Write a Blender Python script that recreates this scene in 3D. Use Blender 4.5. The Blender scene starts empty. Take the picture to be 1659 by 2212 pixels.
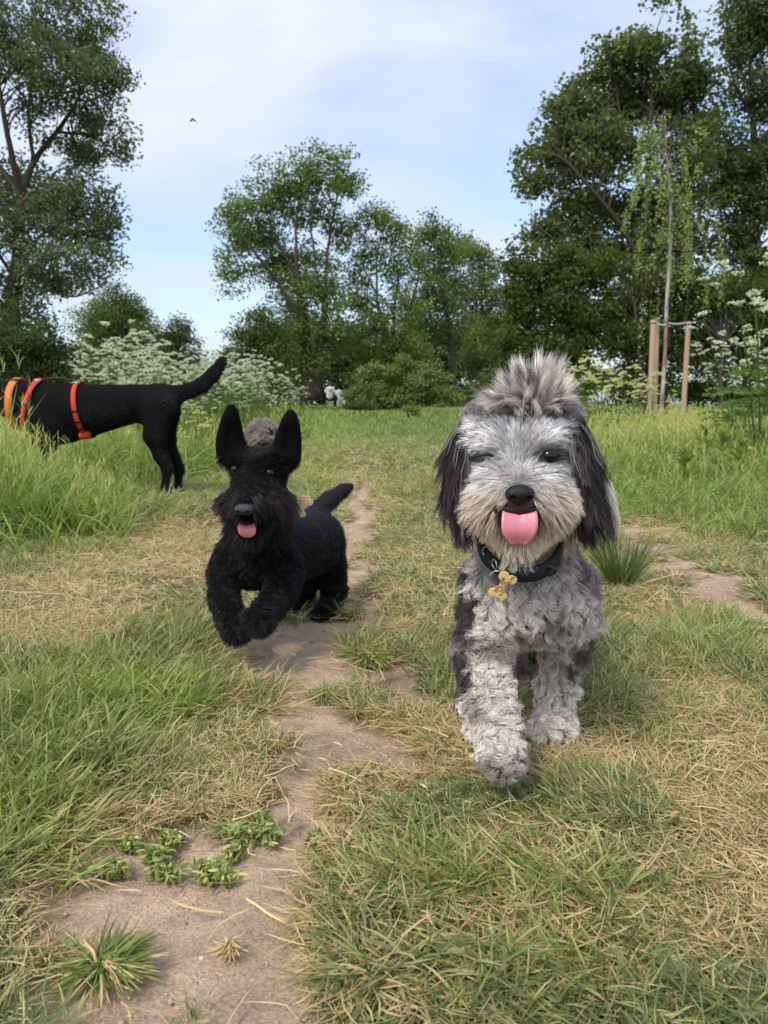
import bpy, math, random
import numpy as np
from mathutils import Vector, Matrix

random.seed(5)
RNG = np.random.default_rng(11)
S = bpy.context.scene
COL = S.collection

# ------------------------------------------------------------------ camera
F, PITCH, CH = 1661.0, math.radians(8.1), 0.5      # focal length in units of a 1659 x 2212 picture
cp, sp = math.cos(PITCH), math.sin(PITCH)
cam_d = bpy.data.cameras.new('camera')
cam_d.sensor_fit = 'VERTICAL'
cam_d.sensor_height = 36.0
cam_d.lens = 36.0 * F / 2212.0
cam_d.clip_start, cam_d.clip_end = 0.05, 3000.0
cam_d.dof.use_dof = True
cam_d.dof.focus_distance = 1.03
cam_d.dof.aperture_fstop = 12.0
cam = bpy.data.objects.new('camera', cam_d)
COL.objects.link(cam)
cam.location = (0, 0, CH)
cam.rotation_euler = (math.pi / 2 - PITCH, 0, 0)
S.camera = cam

# ------------------------------------------------------------------ sky, sun, exposure
SUN_EL, SUN_AZ = math.radians(52), math.radians(-35)     # high, a little left behind the camera
world = bpy.data.worlds.new('World')
S.world = world
world.use_nodes = True
wt = world.node_tree
wt.nodes.clear()
def wn(kind, **kw):
    n = wt.nodes.new(kind)
    for k, v in kw.items():
        setattr(n, k, v)
    return n
sky = wn('ShaderNodeTexSky', sky_type='NISHITA', sun_disc=False, sun_elevation=SUN_EL,
         sun_rotation=math.pi - SUN_AZ, air_density=1.0, dust_density=1.2, ozone_density=1.0)
tc = wn('ShaderNodeTexCoord')
sep = wn('ShaderNodeSeparateXYZ')
wt.links.new(tc.outputs['Generated'], sep.inputs[0])
# cloud sheet: direction projected on a plane overhead, so that streaks flatten near the horizon
zz = wn('ShaderNodeMath', operation='ADD'); zz.inputs[1].default_value = 0.16
wt.links.new(sep.outputs['Z'], zz.inputs[0])
zm = wn('ShaderNodeMath', operation='MAXIMUM'); zm.inputs[1].default_value = 0.05
wt.links.new(zz.outputs[0], zm.inputs[0])
dx = wn('ShaderNodeMath', operation='DIVIDE'); dy = wn('ShaderNodeMath', operation='DIVIDE')
wt.links.new(sep.outputs['X'], dx.inputs[0]); wt.links.new(zm.outputs[0], dx.inputs[1])
wt.links.new(sep.outputs['Y'], dy.inputs[0]); wt.links.new(zm.outputs[0], dy.inputs[1])
comb = wn('ShaderNodeCombineXYZ')
wt.links.new(dx.outputs[0], comb.inputs[0]); wt.links.new(dy.outputs[0], comb.inputs[1])
n1 = wn('ShaderNodeTexNoise'); n1.inputs['Scale'].default_value = 1.25; n1.inputs['Detail'].default_value = 7
n1.inputs['Roughness'].default_value = 0.5; n1.inputs['Distortion'].default_value = 0.5
mp = wn('ShaderNodeMapping'); mp.inputs['Location'].default_value = (3.1, 1.7, 0.0); mp.inputs['Scale'].default_value = (0.8, 1.0, 1.0)
wt.links.new(comb.outputs[0], mp.inputs['Vector']); wt.links.new(mp.outputs[0], n1.inputs['Vector'])
ramp = wn('ShaderNodeMapRange', interpolation_type='SMOOTHSTEP')
ramp.inputs['From Min'].default_value = 0.3; ramp.inputs['From Max'].default_value = 0.75
ramp.inputs['To Min'].default_value = 0.22; ramp.inputs['To Max'].default_value = 0.80
wt.links.new(n1.outputs['Fac'], ramp.inputs['Value'])
# bright high cloud, brighter towards the zenith as a thin overcast is
up = wn('ShaderNodeMapRange'); up.inputs['From Min'].default_value = 0.0; up.inputs['From Max'].default_value = 1.0
up.inputs['To Min'].default_value = 4.7; up.inputs['To Max'].default_value = 12.0
wt.links.new(sep.outputs['Z'], up.inputs['Value'])
cloud = wn('ShaderNodeVectorMath', operation='SCALE'); cloud.inputs[0].default_value = (0.97, 0.985, 1.05)
wt.links.new(up.outputs[0], cloud.inputs['Scale'])
skc = wn('ShaderNodeVectorMath', operation='SCALE'); skc.inputs['Scale'].default_value = 1.0
tint = wn('ShaderNodeVectorMath', operation='MULTIPLY'); tint.inputs[1].default_value = (1.38, 1.50, 1.68)
wt.links.new(sky.outputs[0], tint.inputs[0]); wt.links.new(tint.outputs[0], skc.inputs[0])
mix = wn('ShaderNodeMix', data_type='RGBA')
wt.links.new(ramp.outputs[0], mix.inputs['Factor'])
wt.links.new(skc.outputs[0], mix.inputs['A']); wt.links.new(cloud.outputs[0], mix.inputs['B'])
bg = wn('ShaderNodeBackground'); bg.inputs['Strength'].default_value = 0.08
wt.links.new(mix.outputs['Result'], bg.inputs['Color'])
wo = wn('ShaderNodeOutputWorld')
wt.links.new(bg.outputs[0], wo.inputs['Surface'])

sun_d = bpy.data.lights.new('sun', 'SUN')
sun_d.energy = 1.35
sun_d.angle = math.radians(12)
sun_d.color = (1.0, 0.92, 0.80)
sun = bpy.data.objects.new('sun', sun_d)
COL.objects.link(sun)
sdir = Vector((math.sin(SUN_AZ) * math.cos(SUN_EL), -math.cos(SUN_AZ) * math.cos(SUN_EL), math.sin(SUN_EL)))
sun.rotation_euler = sdir.to_track_quat('Z', 'Y').to_euler()
S.view_settings.view_transform = 'Standard'
S.view_settings.look = 'None'
S.view_settings.exposure = 0.88
S.view_settings.gamma = 1.0
S.cycles.max_bounces = 8
S.cycles.transparent_max_bounces = 4
S.cycles.caustics_reflective = False
S.cycles.caustics_refractive = False
S.render.hair_type = 'STRAND' if hasattr(S.render, 'hair_type') else 'STRAND'

# ------------------------------------------------------------------ picture <-> world
def P(u, v, Y):
    x, yi = (u - 829.5) / F, (1106.0 - v) / F
    k = Y / (cp + yi * sp)
    return np.array([x * k, Y, CH + (-sp + yi * cp) * k])
def PZ(u, Y, z):
    fwd = Y * cp - (z - CH) * sp
    return np.array([(u - 829.5) / F * fwd, Y, z])
def G(u, v, z=0.0):
    yi = (1106.0 - v) / F
    k = (z - CH) / (-sp + yi * cp)
    return np.array([(u - 829.5) / F * k, (cp + yi * sp) * k, z])
def UV(p):
    p = np.asarray(p, float)
    x, y, z = p[..., 0], p[..., 1], p[..., 2] - CH
    fwd = np.maximum(y * cp - z * sp, 1e-3)
    return 829.5 + F * x / fwd, 1106.0 - F * (y * sp + z * cp) / fwd

# ------------------------------------------------------------------ noise
def _h(ix, iy, iz, seed):
    n = (ix.astype(np.int64) * 374761393 + iy.astype(np.int64) * 668265263 + iz.astype(np.int64) * 2147483647 + seed * 1274126177) & 0xffffffff
    n = ((n ^ (n >> 13)) * 1274126177) & 0xffffffff
    n = n ^ (n >> 16)
    return (n & 0xffff) / 65535.0
def noise3(x, y, z=None, seed=0):
    x = np.asarray(x, float); y = np.asarray(y, float)
    z = np.zeros_like(x) if z is None else np.asarray(z, float)
    x0, y0, z0 = np.floor(x), np.floor(y), np.floor(z)
    fx, fy, fz = x - x0, y - y0, z - z0
    fx, fy, fz = fx*fx*(3-2*fx), fy*fy*(3-2*fy), fz*fz*(3-2*fz)
    r = 0
    for a in (0, 1):
        wx = fx if a else 1 - fx
        for b in (0, 1):
            wy = fy if b else 1 - fy
            for c in (0, 1):
                wz = fz if c else 1 - fz
                r = r + wx * wy * wz * _h(x0 + a, y0 + b, z0 + c, seed)
    return r
def fbm(x, y, z=None, seed=0, oct=3):
    r, a, t = 0, 1.0, 0
    for i in range(oct):
        f = 2.0 ** i
        r = r + a * noise3(x * f, y * f, None if z is None else z * f, seed + i * 17)
        t += a; a *= 0.5
    return r / t
def sstep(a, b, x):
    t = np.clip((x - a) / (b - a), 0, 1)
    return t * t * (3 - 2 * t)

# ------------------------------------------------------------------ objects and meshes
def tag(o, label=None, cat=None, group=None, kind=None):
    for k, v in (('label', label), ('category', cat), ('group', group), ('kind', kind)):
        if v: o[k] = v
    return o
def empty(name, loc=(0, 0, 0), **kw):
    o = bpy.data.objects.new(name, None)
    o.empty_display_size = 0.1
    COL.objects.link(o); o.location = Vector(loc)
    return tag(o, **kw)
def link(name, data, mat=None, parent=None, **kw):
    """link data whose coordinates are in world space; when parented, keep it in place"""
    o = bpy.data.objects.new(name, data)
    COL.objects.link(o)
    if mat is not None:
        data.materials.clear(); data.materials.append(mat)
    if parent is not None:
        o.parent = parent
        o.location = -world_of(parent)
    return tag(o, **kw)
def world_of(o):
    v = Vector(o.location)
    while o.parent is not None:
        o = o.parent; v = v + Vector(o.location)
    return v
def mesh_np(name, verts, quads=None, tris=None, col=None, smooth=False):
    me = bpy.data.meshes.new(name)
    verts = np.asarray(verts, np.float32)
    nq = 0 if quads is None else len(quads); nt = 0 if tris is None else len(tris)
    loops = []
    if nq: loops.append(np.asarray(quads, np.int32).ravel())
    if nt: loops.append(np.asarray(tris, np.int32).ravel())
    loops = np.concatenate(loops)
    me.vertices.add(len(verts)); me.vertices.foreach_set('co', verts.ravel())
    me.loops.add(len(loops)); me.loops.foreach_set('vertex_index', loops)
    me.polygons.add(nq + nt)
    st = np.concatenate([np.arange(nq) * 4, nq * 4 + np.arange(nt) * 3]).astype(np.int32)
    me.polygons.foreach_set('loop_start', st)
    me.update(calc_edges=True)
    if smooth:
        me.polygons.foreach_set('use_smooth', np.ones(nq + nt, bool))
    if col is not None:
        a = me.attributes.new('col', 'FLOAT_COLOR', 'POINT')
        c = np.ones((len(verts), 4), np.float32); c[:, :3] = col
        a.data.foreach_set('color', c.ravel())
    me.validate()
    return me

class Geo:
    """collects pieces that belong to ONE object"""
    def __init__(s): s.v, s.q, s.t, s.c, s.n = [], [], [], [], 0
    def add(s, v, q=None, t=None, c=None):
        v = np.asarray(v, float)
        s.v.append(v)
        if q is not None and len(q): s.q.append(np.asarray(q) + s.n)
        if t is not None and len(t): s.t.append(np.asarray(t) + s.n)
        s.c.append(np.broadcast_to(np.asarray(c if c is not None else (1, 1, 1), float), v.shape).copy())
        s.n += len(v)
    def mesh(s, name, smooth=False):
        return mesh_np(name, np.concatenate(s.v), np.concatenate(s.q) if s.q else None,
                       np.concatenate(s.t) if s.t else None, np.concatenate(s.c), smooth)

def tube_arr(pts, rad, sides=6, cap=True):
    pts = np.asarray(pts, float); n = len(pts)
    rad = np.broadcast_to(np.asarray(rad, float), (n,))
    t = np.gradient(pts, axis=0); t /= np.linalg.norm(t, axis=1)[:, None] + 1e-12
    ref = np.array([0.0, 0, 1]) if abs(t[:, 2]).mean() < 0.9 else np.array([1.0, 0, 0])
    a = np.cross(t, ref); a /= np.linalg.norm(a, axis=1)[:, None] + 1e-12
    b = np.cross(t, a)
    th = np.arange(sides) * 2 * math.pi / sides
    v = pts[:, None] + rad[:, None, None] * (np.cos(th)[None, :, None] * a[:, None] + np.sin(th)[None, :, None] * b[:, None])
    v = v.reshape(-1, 3)
    i = np.arange(n - 1)[:, None] * sides; j = np.arange(sides)[None]; k = (j + 1) % sides
    q = np.stack([i + j, i + k, i + sides + k, i + sides + j], -1).reshape(-1, 4)
    tr = None
    if cap:
        v = np.vstack([v, pts[:1], pts[-1:]])
        c0, c1 = n * sides, n * sides + 1
        jj = np.arange(sides); kk = (jj + 1) % sides
        tr = np.vstack([np.stack([np.full(sides, c0), kk, jj], 1), np.stack([np.full(sides, c1), (n-1)*sides + jj, (n-1)*sides + kk], 1)])
    return v, q, tr
def spline(pts, n):
    """Catmull-Rom through pts (rows may carry a radius too)"""
    p = np.asarray(pts, float)
    p = np.vstack([2*p[0]-p[1], p, 2*p[-1]-p[-2]])
    m = len(p) - 3
    t = np.linspace(0, m, n); i = np.minimum(t.astype(int), m - 1); f = (t - i)[:, None]
    a, b, c, d = p[i], p[i+1], p[i+2], p[i+3]
    return 0.5 * ((2*b) + (-a+c)*f + (2*a-5*b+4*c-d)*f*f + (-a+3*b-3*c+d)*f**3)

# ------------------------------------------------------------------ materials
def new_mat(name):
    m = bpy.data.materials.new(name); m.use_nodes = True
    nt = m.node_tree
    b = nt.nodes['Principled BSDF']
    return m, nt, b
def plain(name, color, rough=0.6, spec=0.5, metal=0.0, bump=0.0, bscale=80.0, var=0.0, sub=0.0):
    m, nt, b = new_mat(name)
    b.inputs['Base Color'].default_value = (*color, 1); b.inputs['Roughness'].default_value = rough
    b.inputs['Specular IOR Level'].default_value = spec; b.inputs['Metallic'].default_value = metal
    if sub:
        b.inputs['Subsurface Weight'].default_value = sub; b.inputs['Subsurface Radius'].default_value = (0.01, 0.004, 0.003)
        b.inputs['Subsurface Scale'].default_value = 0.5
    tcn = nt.nodes.new('ShaderNodeTexCoord')
    if bump or var:
        n = nt.nodes.new('ShaderNodeTexNoise'); n.inputs['Scale'].default_value = bscale; n.inputs['Detail'].default_value = 5
        nt.links.new(tcn.outputs['Object'], n.inputs['Vector'])
        if bump:
            bp = nt.nodes.new('ShaderNodeBump'); bp.inputs['Strength'].default_value = bump; bp.inputs['Distance'].default_value = 0.004
            nt.links.new(n.outputs['Fac'], bp.inputs['Height']); nt.links.new(bp.outputs[0], b.inputs['Normal'])
        if var:
            mr = nt.nodes.new('ShaderNodeMapRange'); mr.inputs['To Min'].default_value = 1 - var; mr.inputs['To Max'].default_value = 1 + var
            nt.links.new(n.outputs['Fac'], mr.inputs['Value'])
            vm = nt.nodes.new('ShaderNodeVectorMath'); vm.operation = 'SCALE'; vm.inputs[0].default_value = color
            nt.links.new(mr.outputs[0], vm.inputs['Scale']); nt.links.new(vm.outputs[0], b.inputs['Base Color'])
    return m
def leafy(name, trans=0.3, rough=0.55, spec=0.25):
    """leaf or blade: colour from the mesh, part of the light goes through"""
    m, nt, b = new_mat(name)
    a = nt.nodes.new('ShaderNodeAttribute'); a.attribute_name = 'col'
    nt.links.new(a.outputs['Color'], b.inputs['Base Color'])
    b.inputs['Roughness'].default_value = rough; b.inputs['Specular IOR Level'].default_value = spec
    tr = nt.nodes.new('ShaderNodeBsdfTranslucent')
    vm = nt.nodes.new('ShaderNodeVectorMath'); vm.operation = 'MULTIPLY'; vm.inputs[1].default_value = (1.25, 1.35, 0.7)
    nt.links.new(a.outputs['Color'], vm.inputs[0]); nt.links.new(vm.outputs[0], tr.inputs['Color'])
    mx = nt.nodes.new('ShaderNodeMixShader'); mx.inputs[0].default_value = trans
    out = nt.nodes['Material Output']
    nt.links.new(b.outputs[0], mx.inputs[1]); nt.links.new(tr.outputs[0], mx.inputs[2]); nt.links.new(mx.outputs[0], out.inputs['Surface'])
    return m
def vcol(name, rough=0.7, spec=0.3, bump=0.0, bscale=60.0, bdist=0.004):
    m, nt, b = new_mat(name)
    a = nt.nodes.new('ShaderNodeAttribute'); a.attribute_name = 'col'
    nt.links.new(a.outputs['Color'], b.inputs['Base Color'])
    b.inputs['Roughness'].default_value = rough; b.inputs['Specular IOR Level'].default_value = spec
    if bump:
        tcn = nt.nodes.new('ShaderNodeTexCoord')
        n = nt.nodes.new('ShaderNodeTexNoise'); n.inputs['Scale'].default_value = bscale; n.inputs['Detail'].default_value = 5
        nt.links.new(tcn.outputs['Object'], n.inputs['Vector'])
        bp = nt.nodes.new('ShaderNodeBump'); bp.inputs['Strength'].default_value = bump; bp.inputs['Distance'].default_value = bdist
        nt.links.new(n.outputs['Fac'], bp.inputs['Height']); nt.links.new(bp.outputs[0], b.inputs['Normal'])
    return m
M_GRASS = leafy('grass_blade', 0.3, 0.5, 0.3)
M_LEAF = leafy('leaf', 0.42, 0.7, 0.12)
M_FLOWER = leafy('petal', 0.35, 0.7, 0.1)
M_BARK = vcol('bark', 0.85, 0.2, 0.8, 12.0, 0.03)
# ------------------------------------------------------------------ the ground: where it is bare, dry, long
def blobs(u, v, lst):
    r = np.zeros_like(u)
    for (bu, bv, ru, rv, amp) in lst:
        d = ((u - bu) / ru) ** 2 + ((v - bv) / rv) ** 2
        r = np.maximum(r, amp * np.clip(1.45 - d, 0, 1))
    return r
DIRT = [(440, 1965, 300, 165, 1), (600, 1900, 120, 120, 1), (300, 1925, 175, 105, 1), (600, 1850, 130, 75, 1), (690, 1785, 100, 42, 1), (660, 1745, 80, 46, .95), (420, 2140, 250, 110, 1), (120, 2205, 160, 30, .9), (380, 2330, 300, 190, 1), (560, 2040, 110, 110, 1),
        (620, 1395, 155, 52, 1), (560, 1375, 110, 36, 1), (700, 1345, 90, 35, .8), (640, 1480, 100, 70, .95), (640, 1560, 110, 50, .8), (790, 1610, 110, 50, .85), (700, 1640, 120, 40, .6), (660, 1710, 90, 36, .75), (700, 1440, 120, 35, .8),
        (880, 1480, 90, 40, .55), (1000, 1630, 60, 22, .5), (770, 1265, 34, 70, 1), (745, 1215, 30, 60, .9), (765, 1165, 34, 40, .95), (770, 1110, 30, 30, .95), (785, 1068, 26, 18, .9),
        (785, 1040, 22, 9, .8), (770, 985, 16, 10, .55), (760, 960, 14, 8, .5),
        (1400, 1185, 60, 20, .95), (1480, 1225, 75, 22, 1), (1560, 1265, 75, 28, 1), (1625, 1315, 70, 36, 1), (1700, 1370, 80, 50, 1), (1340, 1150, 50, 14, .7),
        (890, 2062, 75, 32, .95), (60, 1300, 110, 26, .32), (330, 1260, 90, 16, .3), (1480, 2110, 70, 22, .4), (910, 1700, 50, 20, .6), (560, 1690, 60, 16, .5), (500, 1735, 60, 14, .5)]
DRY = [(1080, 1620, 230, 90, .95), (1560, 1690, 230, 150, .95), (1580, 1890, 190, 140, 1), (1480, 2060, 220, 90, .6), (1500, 1550, 160, 70, .5), (760, 1660, 230, 110, .95), (900, 1560, 150, 70, .8),
       (330, 1200, 260, 75, .55), (130, 1330, 220, 90, .7), (720, 1340, 120, 70, .6), (480, 1640, 170, 70, .5), (800, 1850, 90, 130, .8), (120, 2120, 190, 80, .6),
       (1430, 1330, 140, 70, .45), (1450, 1160, 130, 40, .6), (780, 1100, 60, 130, .5), (900, 1320, 120, 80, .3), (1500, 2010, 130, 80, .65), (1050, 2090, 260, 60, .5), (1150, 1880, 200, 60, .45),
       (620, 1450, 230, 120, .5), (430, 1950, 400, 290, .75), (350, 1720, 220, 60, .45), (1000, 1200, 160, 70, .25), (1250, 2000, 400, 160, .35)]
LONG = [(120, 1620, 260, 130, .8), (60, 1800, 190, 150, .9), (430, 1500, 190, 75, .8), (300, 1440, 260, 90, .5), (1080, 1950, 240, 70, .7), (1380, 1720, 110, 80, .5), (1300, 1400, 100, 60, .25),
        (950, 2130, 330, 80, .7), (1500, 1380, 150, 60, .5), (1600, 1420, 120, 60, .5), (750, 2000, 110, 110, .55), (1400, 2120, 260, 80, .5), (770, 1400, 90, 45, .5), (720, 1350, 80, 30, .4),
        (870, 1560, 150, 40, .35), (80, 1050, 260, 110, 1), (260, 1090, 160, 40, .6)]
BRIGHT = [(330, 1540, 130, 60, 1), (150, 1530, 180, 90, .5), (60, 1780, 160, 140, .6), (100, 1030, 300, 90, .9), (560, 940, 240, 60, .6), (700, 1020, 60, 30, 1), (1450, 1040, 300, 120, .75),
          (1050, 1960, 200, 60, .5), (1130, 2110, 120, 60, .5), (1550, 1380, 140, 50, .4), (1400, 1500, 150, 90, .3)]
def hgt(x, y):
    x = np.asarray(x, float); y = np.asarray(y, float)
    near = 1 / (1 + (y / 8.0) ** 2)
    h = (fbm(x * 1.7, y * 1.7, seed=3, oct=3) - 0.5) * 0.035 * near
    h = h + (fbm(x * 9, y * 9, seed=9, oct=2) - 0.5) * 0.010 * near
    h = h + (fbm(x * 0.11, y * 0.11, seed=21, oct=2) - 0.5) * 0.25 * sstep(6, 20, y)
    # verges: the meadow stands a little higher on both sides of the walked strip
    c = track_x(y)
    h = h + 0.10 * sstep(1.6, 3.2, c - x) * sstep(3, 5, y) + 0.12 * sstep(1.8, 3.5, x - c) * sstep(3.5, 6, y)
    return h * sstep(0.2, 0.6, np.abs(y) + 0.3)
def track_x(y):
    return -0.05 * np.minimum(y, 30)
def fields(x, y):
    ok = y > 0.45
    yy = np.maximum(y, 0.45)
    u, v = UV(np.stack([x, yy, np.zeros_like(x)], -1))
    n1 = fbm(x * 7, y * 7, seed=31) - 0.5; n2 = fbm(x * 7, y * 7, seed=47) - 0.5
    n3 = fbm(x * 30, y * 30, seed=51) - 0.5
    s = F / np.maximum(yy, .5)
    u2 = u + n1 * s * 0.16 + n3 * s * 0.10; v2 = v + n2 * s * 0.07 + n3 * s * 0.05
    d = blobs(u2, v2, DIRT); dr = blobs(u2, v2, DRY); lo = blobs(u2, v2, LONG); br = blobs(u2, v2, BRIGHT)
    n4 = fbm(x * 3.0, y * 3.0, seed=61)
    dr = np.clip(dr + sstep(.5, .8, n4) * 0.35 * (y < 6), 0, 1)
    d = np.where(ok, d, 0.2); dr = np.where(ok, dr, 0.4); lo = np.where(ok, lo, 0.3); br = np.where(ok, br, 0.3)
    return d, dr, lo, br
# colours of what grows there
C_DIRT = np.array((0.50, 0.36, 0.255)); C_SOIL = np.array((0.11, 0.085, 0.055))
C_GREEN = np.array((0.170, 0.220, 0.068)); C_BRIGHT = np.array((0.275, 0.365, 0.075)); C_BLUE = np.array((0.15, 0.21, 0.10))
C_STRAW = np.array((0.68, 0.55, 0.31)); C_TAN = np.array((0.54, 0.37, 0.20)); C_YEL = np.array((0.50, 0.49, 0.17))

def axis_pts(a, b, step, far, grow=1.13):
    c = list(np.arange(a, b + 1e-6, step)); s = step; x = b
    while x < far: s *= grow; x += s; c.append(x)
    s = step; x = a; pre = []
    lim = -far if a < 0 else -8
    while x > lim: s *= grow; x -= s; pre.append(x)
    return np.array(pre[::-1] + c)
gx, gy = axis_pts(-1.0, 1.0, 0.017, 700, 1.14), axis_pts(0.5, 2.6, 0.018, 900, 1.11)
X, Y = np.meshgrid(gx, gy)
d, dr, lo, br = fields(X.ravel(), Y.ravel())
far = sstep(5, 14, Y.ravel())
hz = hgt(X.ravel(), Y.ravel())
bare = sstep(0.35, 0.75, d)
lump = (fbm(X.ravel() * 25, Y.ravel() * 25, seed=71) - .5) * 0.009 * bare + (fbm(X.ravel() * 9, Y.ravel() * 7, seed=72) - .5) * 0.012 * bare
gv = np.stack([X.ravel(), Y.ravel(), hz - bare * 0.006 + lump], 1)
nn = fbm(X.ravel() * 40, Y.ravel() * 40, seed=77)[:, None]
gc = C_SOIL * (1 - dr[:, None] * .3) + dr[:, None] * .3 * C_STRAW * .6
gc = gc * (1 - far[:, None]) + far[:, None] * (C_GREEN * .9 + br[:, None] * .5 * (C_BRIGHT - C_GREEN))
damp = sstep(.5, .68, fbm(X.ravel() * 4.5, Y.ravel() * 4.5, seed=78))[:, None]
gc = gc * (1 - bare[:, None]) + bare[:, None] * C_DIRT * (0.86 + 0.28 * nn) * (1 - .16 * damp)
nx, ny = len(gx), len(gy)
i = np.arange(ny - 1)[:, None] * nx + np.arange(nx - 1)[None]
gq = np.stack([i, i + 1, i + nx + 1, i + nx], -1).reshape(-1, 4)
# soil material: packed, gritty earth
M_SOIL, nt, b = new_mat('soil')
at = nt.nodes.new('ShaderNodeAttribute'); at.attribute_name = 'col'
tcn = nt.nodes.new('ShaderNodeTexCoord')
g1 = nt.nodes.new('ShaderNodeTexNoise'); g1.inputs['Scale'].default_value = 260; g1.inputs['Detail'].default_value = 4; g1.inputs['Roughness'].default_value = .7
g2 = nt.nodes.new('ShaderNodeTexNoise'); g2.inputs['Scale'].default_value = 22; g2.inputs['Detail'].default_value = 6; g2.inputs['Roughness'].default_value = .65
for g in (g1, g2): nt.links.new(tcn.outputs['Object'], g.inputs['Vector'])
r1 = nt.nodes.new('ShaderNodeMapRange'); r1.inputs['From Min'].default_value = .3; r1.inputs['From Max'].default_value = .7; r1.inputs['To Min'].default_value = .62; r1.inputs['To Max'].default_value = 1.38
r2 = nt.nodes.new('ShaderNodeMapRange'); r2.inputs['From Min'].default_value = .3; r2.inputs['From Max'].default_value = .7; r2.inputs['To Min'].default_value = .8; r2.inputs['To Max'].default_value = 1.18
nt.links.new(g1.outputs['Fac'], r1.inputs['Value']); nt.links.new(g2.outputs['Fac'], r2.inputs['Value'])
mm = nt.nodes.new('ShaderNodeMath'); mm.operation = 'MULTIPLY'; nt.links.new(r1.outputs[0], mm.inputs[0]); nt.links.new(r2.outputs[0], mm.inputs[1])
vs = nt.nodes.new('ShaderNodeVectorMath'); vs.operation = 'SCALE'; nt.links.new(at.outputs['Color'], vs.inputs[0]); nt.links.new(mm.outputs[0], vs.inputs['Scale'])
nt.links.new(vs.outputs[0], b.inputs['Base Color']); b.inputs['Roughness'].default_value = .95; b.inputs['Specular IOR Level'].default_value = .15
ad = nt.nodes.new('ShaderNodeMath'); ad.operation = 'ADD'; nt.links.new(g1.outputs['Fac'], ad.inputs[0])
m3 = nt.nodes.new('ShaderNodeMath'); m3.operation = 'MULTIPLY'; m3.inputs[1].default_value = 4.0; nt.links.new(g2.outputs['Fac'], m3.inputs[0]); nt.links.new(m3.outputs[0], ad.inputs[1])
bp = nt.nodes.new('ShaderNodeBump'); bp.inputs['Strength'].default_value = .9; bp.inputs['Distance'].default_value = .004
vr = nt.nodes.new('ShaderNodeTexVoronoi'); vr.feature = 'DISTANCE_TO_EDGE'; vr.inputs['Scale'].default_value = 17
vd = nt.nodes.new('ShaderNodeVectorMath'); vd.operation = 'ADD'; g3 = nt.nodes.new('ShaderNodeTexNoise'); g3.inputs['Scale'].default_value = 9; g3.inputs['Detail'].default_value = 4
nt.links.new(tcn.outputs['Object'], g3.inputs['Vector']); v3 = nt.nodes.new('ShaderNodeVectorMath'); v3.operation = 'SCALE'; v3.inputs['Scale'].default_value = .16; nt.links.new(g3.outputs['Color'], v3.inputs[0])
nt.links.new(tcn.outputs['Object'], vd.inputs[0]); nt.links.new(v3.outputs[0], vd.inputs[1]); nt.links.new(vd.outputs[0], vr.inputs['Vector'])
vc = nt.nodes.new('ShaderNodeMapRange'); vc.inputs['From Max'].default_value = .035; vc.inputs['To Min'].default_value = -.16; vc.inputs['To Max'].default_value = 0; nt.links.new(vr.outputs['Distance'], vc.inputs['Value'])
am = nt.nodes.new('ShaderNodeMath'); am.operation = 'ADD'; nt.links.new(ad.outputs[0], am.inputs[0]); nt.links.new(vc.outputs[0], am.inputs[1])
nt.links.new(am.outputs[0], bp.inputs['Height']); nt.links.new(bp.outputs[0], b.inputs['Normal'])
ground = link('ground', mesh_np('ground', gv, gq, col=gc, smooth=True), M_SOIL, kind='structure', label='trodden meadow ground with bare pinkish earth paths')

# ------------------------------------------------------------------ blades
def blades(name, pos, L, W, az, lean, bend, col, seg=4, twist=None, tipcol=None, floor=0.002):
    N = len(L)
    twist = np.zeros(N) if twist is None else twist
    t = np.linspace(0, 1, seg + 1)
    pts = np.zeros((N, seg + 1, 3)); pts[:, 0] = pos
    wr = RNG.uniform(-1.2, 1.2, N)
    wv = np.zeros((N, seg + 1, 3))
    for k in range(seg + 1):
        tt = t[k] if k else 0
        th = lean + bend * tt; a = az + twist * tt
        dirv = np.stack([np.sin(th) * np.cos(a), np.sin(th) * np.sin(a), np.cos(th)], 1)
        side = np.stack([-np.sin(a), np.cos(a), np.zeros(N)], 1)
        nrm = np.cross(dirv, side)
        w = side * np.cos(wr)[:, None] + nrm * np.sin(wr)[:, None]
        wv[:, k] = w
        if k: pts[:, k] = pts[:, k - 1] + dirv * (L / seg)[:, None]
    g = hgt(pts[:, 1:, 0], pts[:, 1:, 1]) + floor * (1 + 6 * RNG.random(N))[:, None]
    pts[:, 1:, 2] = np.maximum(pts[:, 1:, 2], g)
    wt_ = W[:, None] * 0.5 * np.clip(1.15 - t[:-1] ** 2 * 0.75, 0, 1)[None]
    A = pts[:, :-1] - wv[:, :-1] * wt_[..., None]; B = pts[:, :-1] + wv[:, :-1] * wt_[..., None]
    V = np.concatenate([np.stack([A, B], 2).reshape(N, -1, 3), pts[:, -1:]], 1)   # 2*seg + 1
    m = 2 * seg + 1
    base = np.arange(N)[:, None] * m
    q = []
    for k in range(seg - 1):
        q.append(np.stack([base[:, 0] + 2*k, base[:, 0] + 2*k+1, base[:, 0] + 2*k+3, base[:, 0] + 2*k+2], 1))
    tr = np.stack([base[:, 0] + 2*seg-2, base[:, 0] + 2*seg-1, base[:, 0] + 2*seg], 1)
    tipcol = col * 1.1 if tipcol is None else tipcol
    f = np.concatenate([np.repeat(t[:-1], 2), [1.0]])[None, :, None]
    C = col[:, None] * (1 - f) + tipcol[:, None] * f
    return V.reshape(-1, 3), (np.concatenate(q) if q else None), tr, C.reshape(-1, 3)
def grass_obj(name, parts, label, mat=None):
    g = Geo()
    for (v, q, t, c) in parts: g.add(v, q, t, c)
    return link(name, g.mesh(name), mat or M_GRASS, kind='stuff', label=label)

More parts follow.
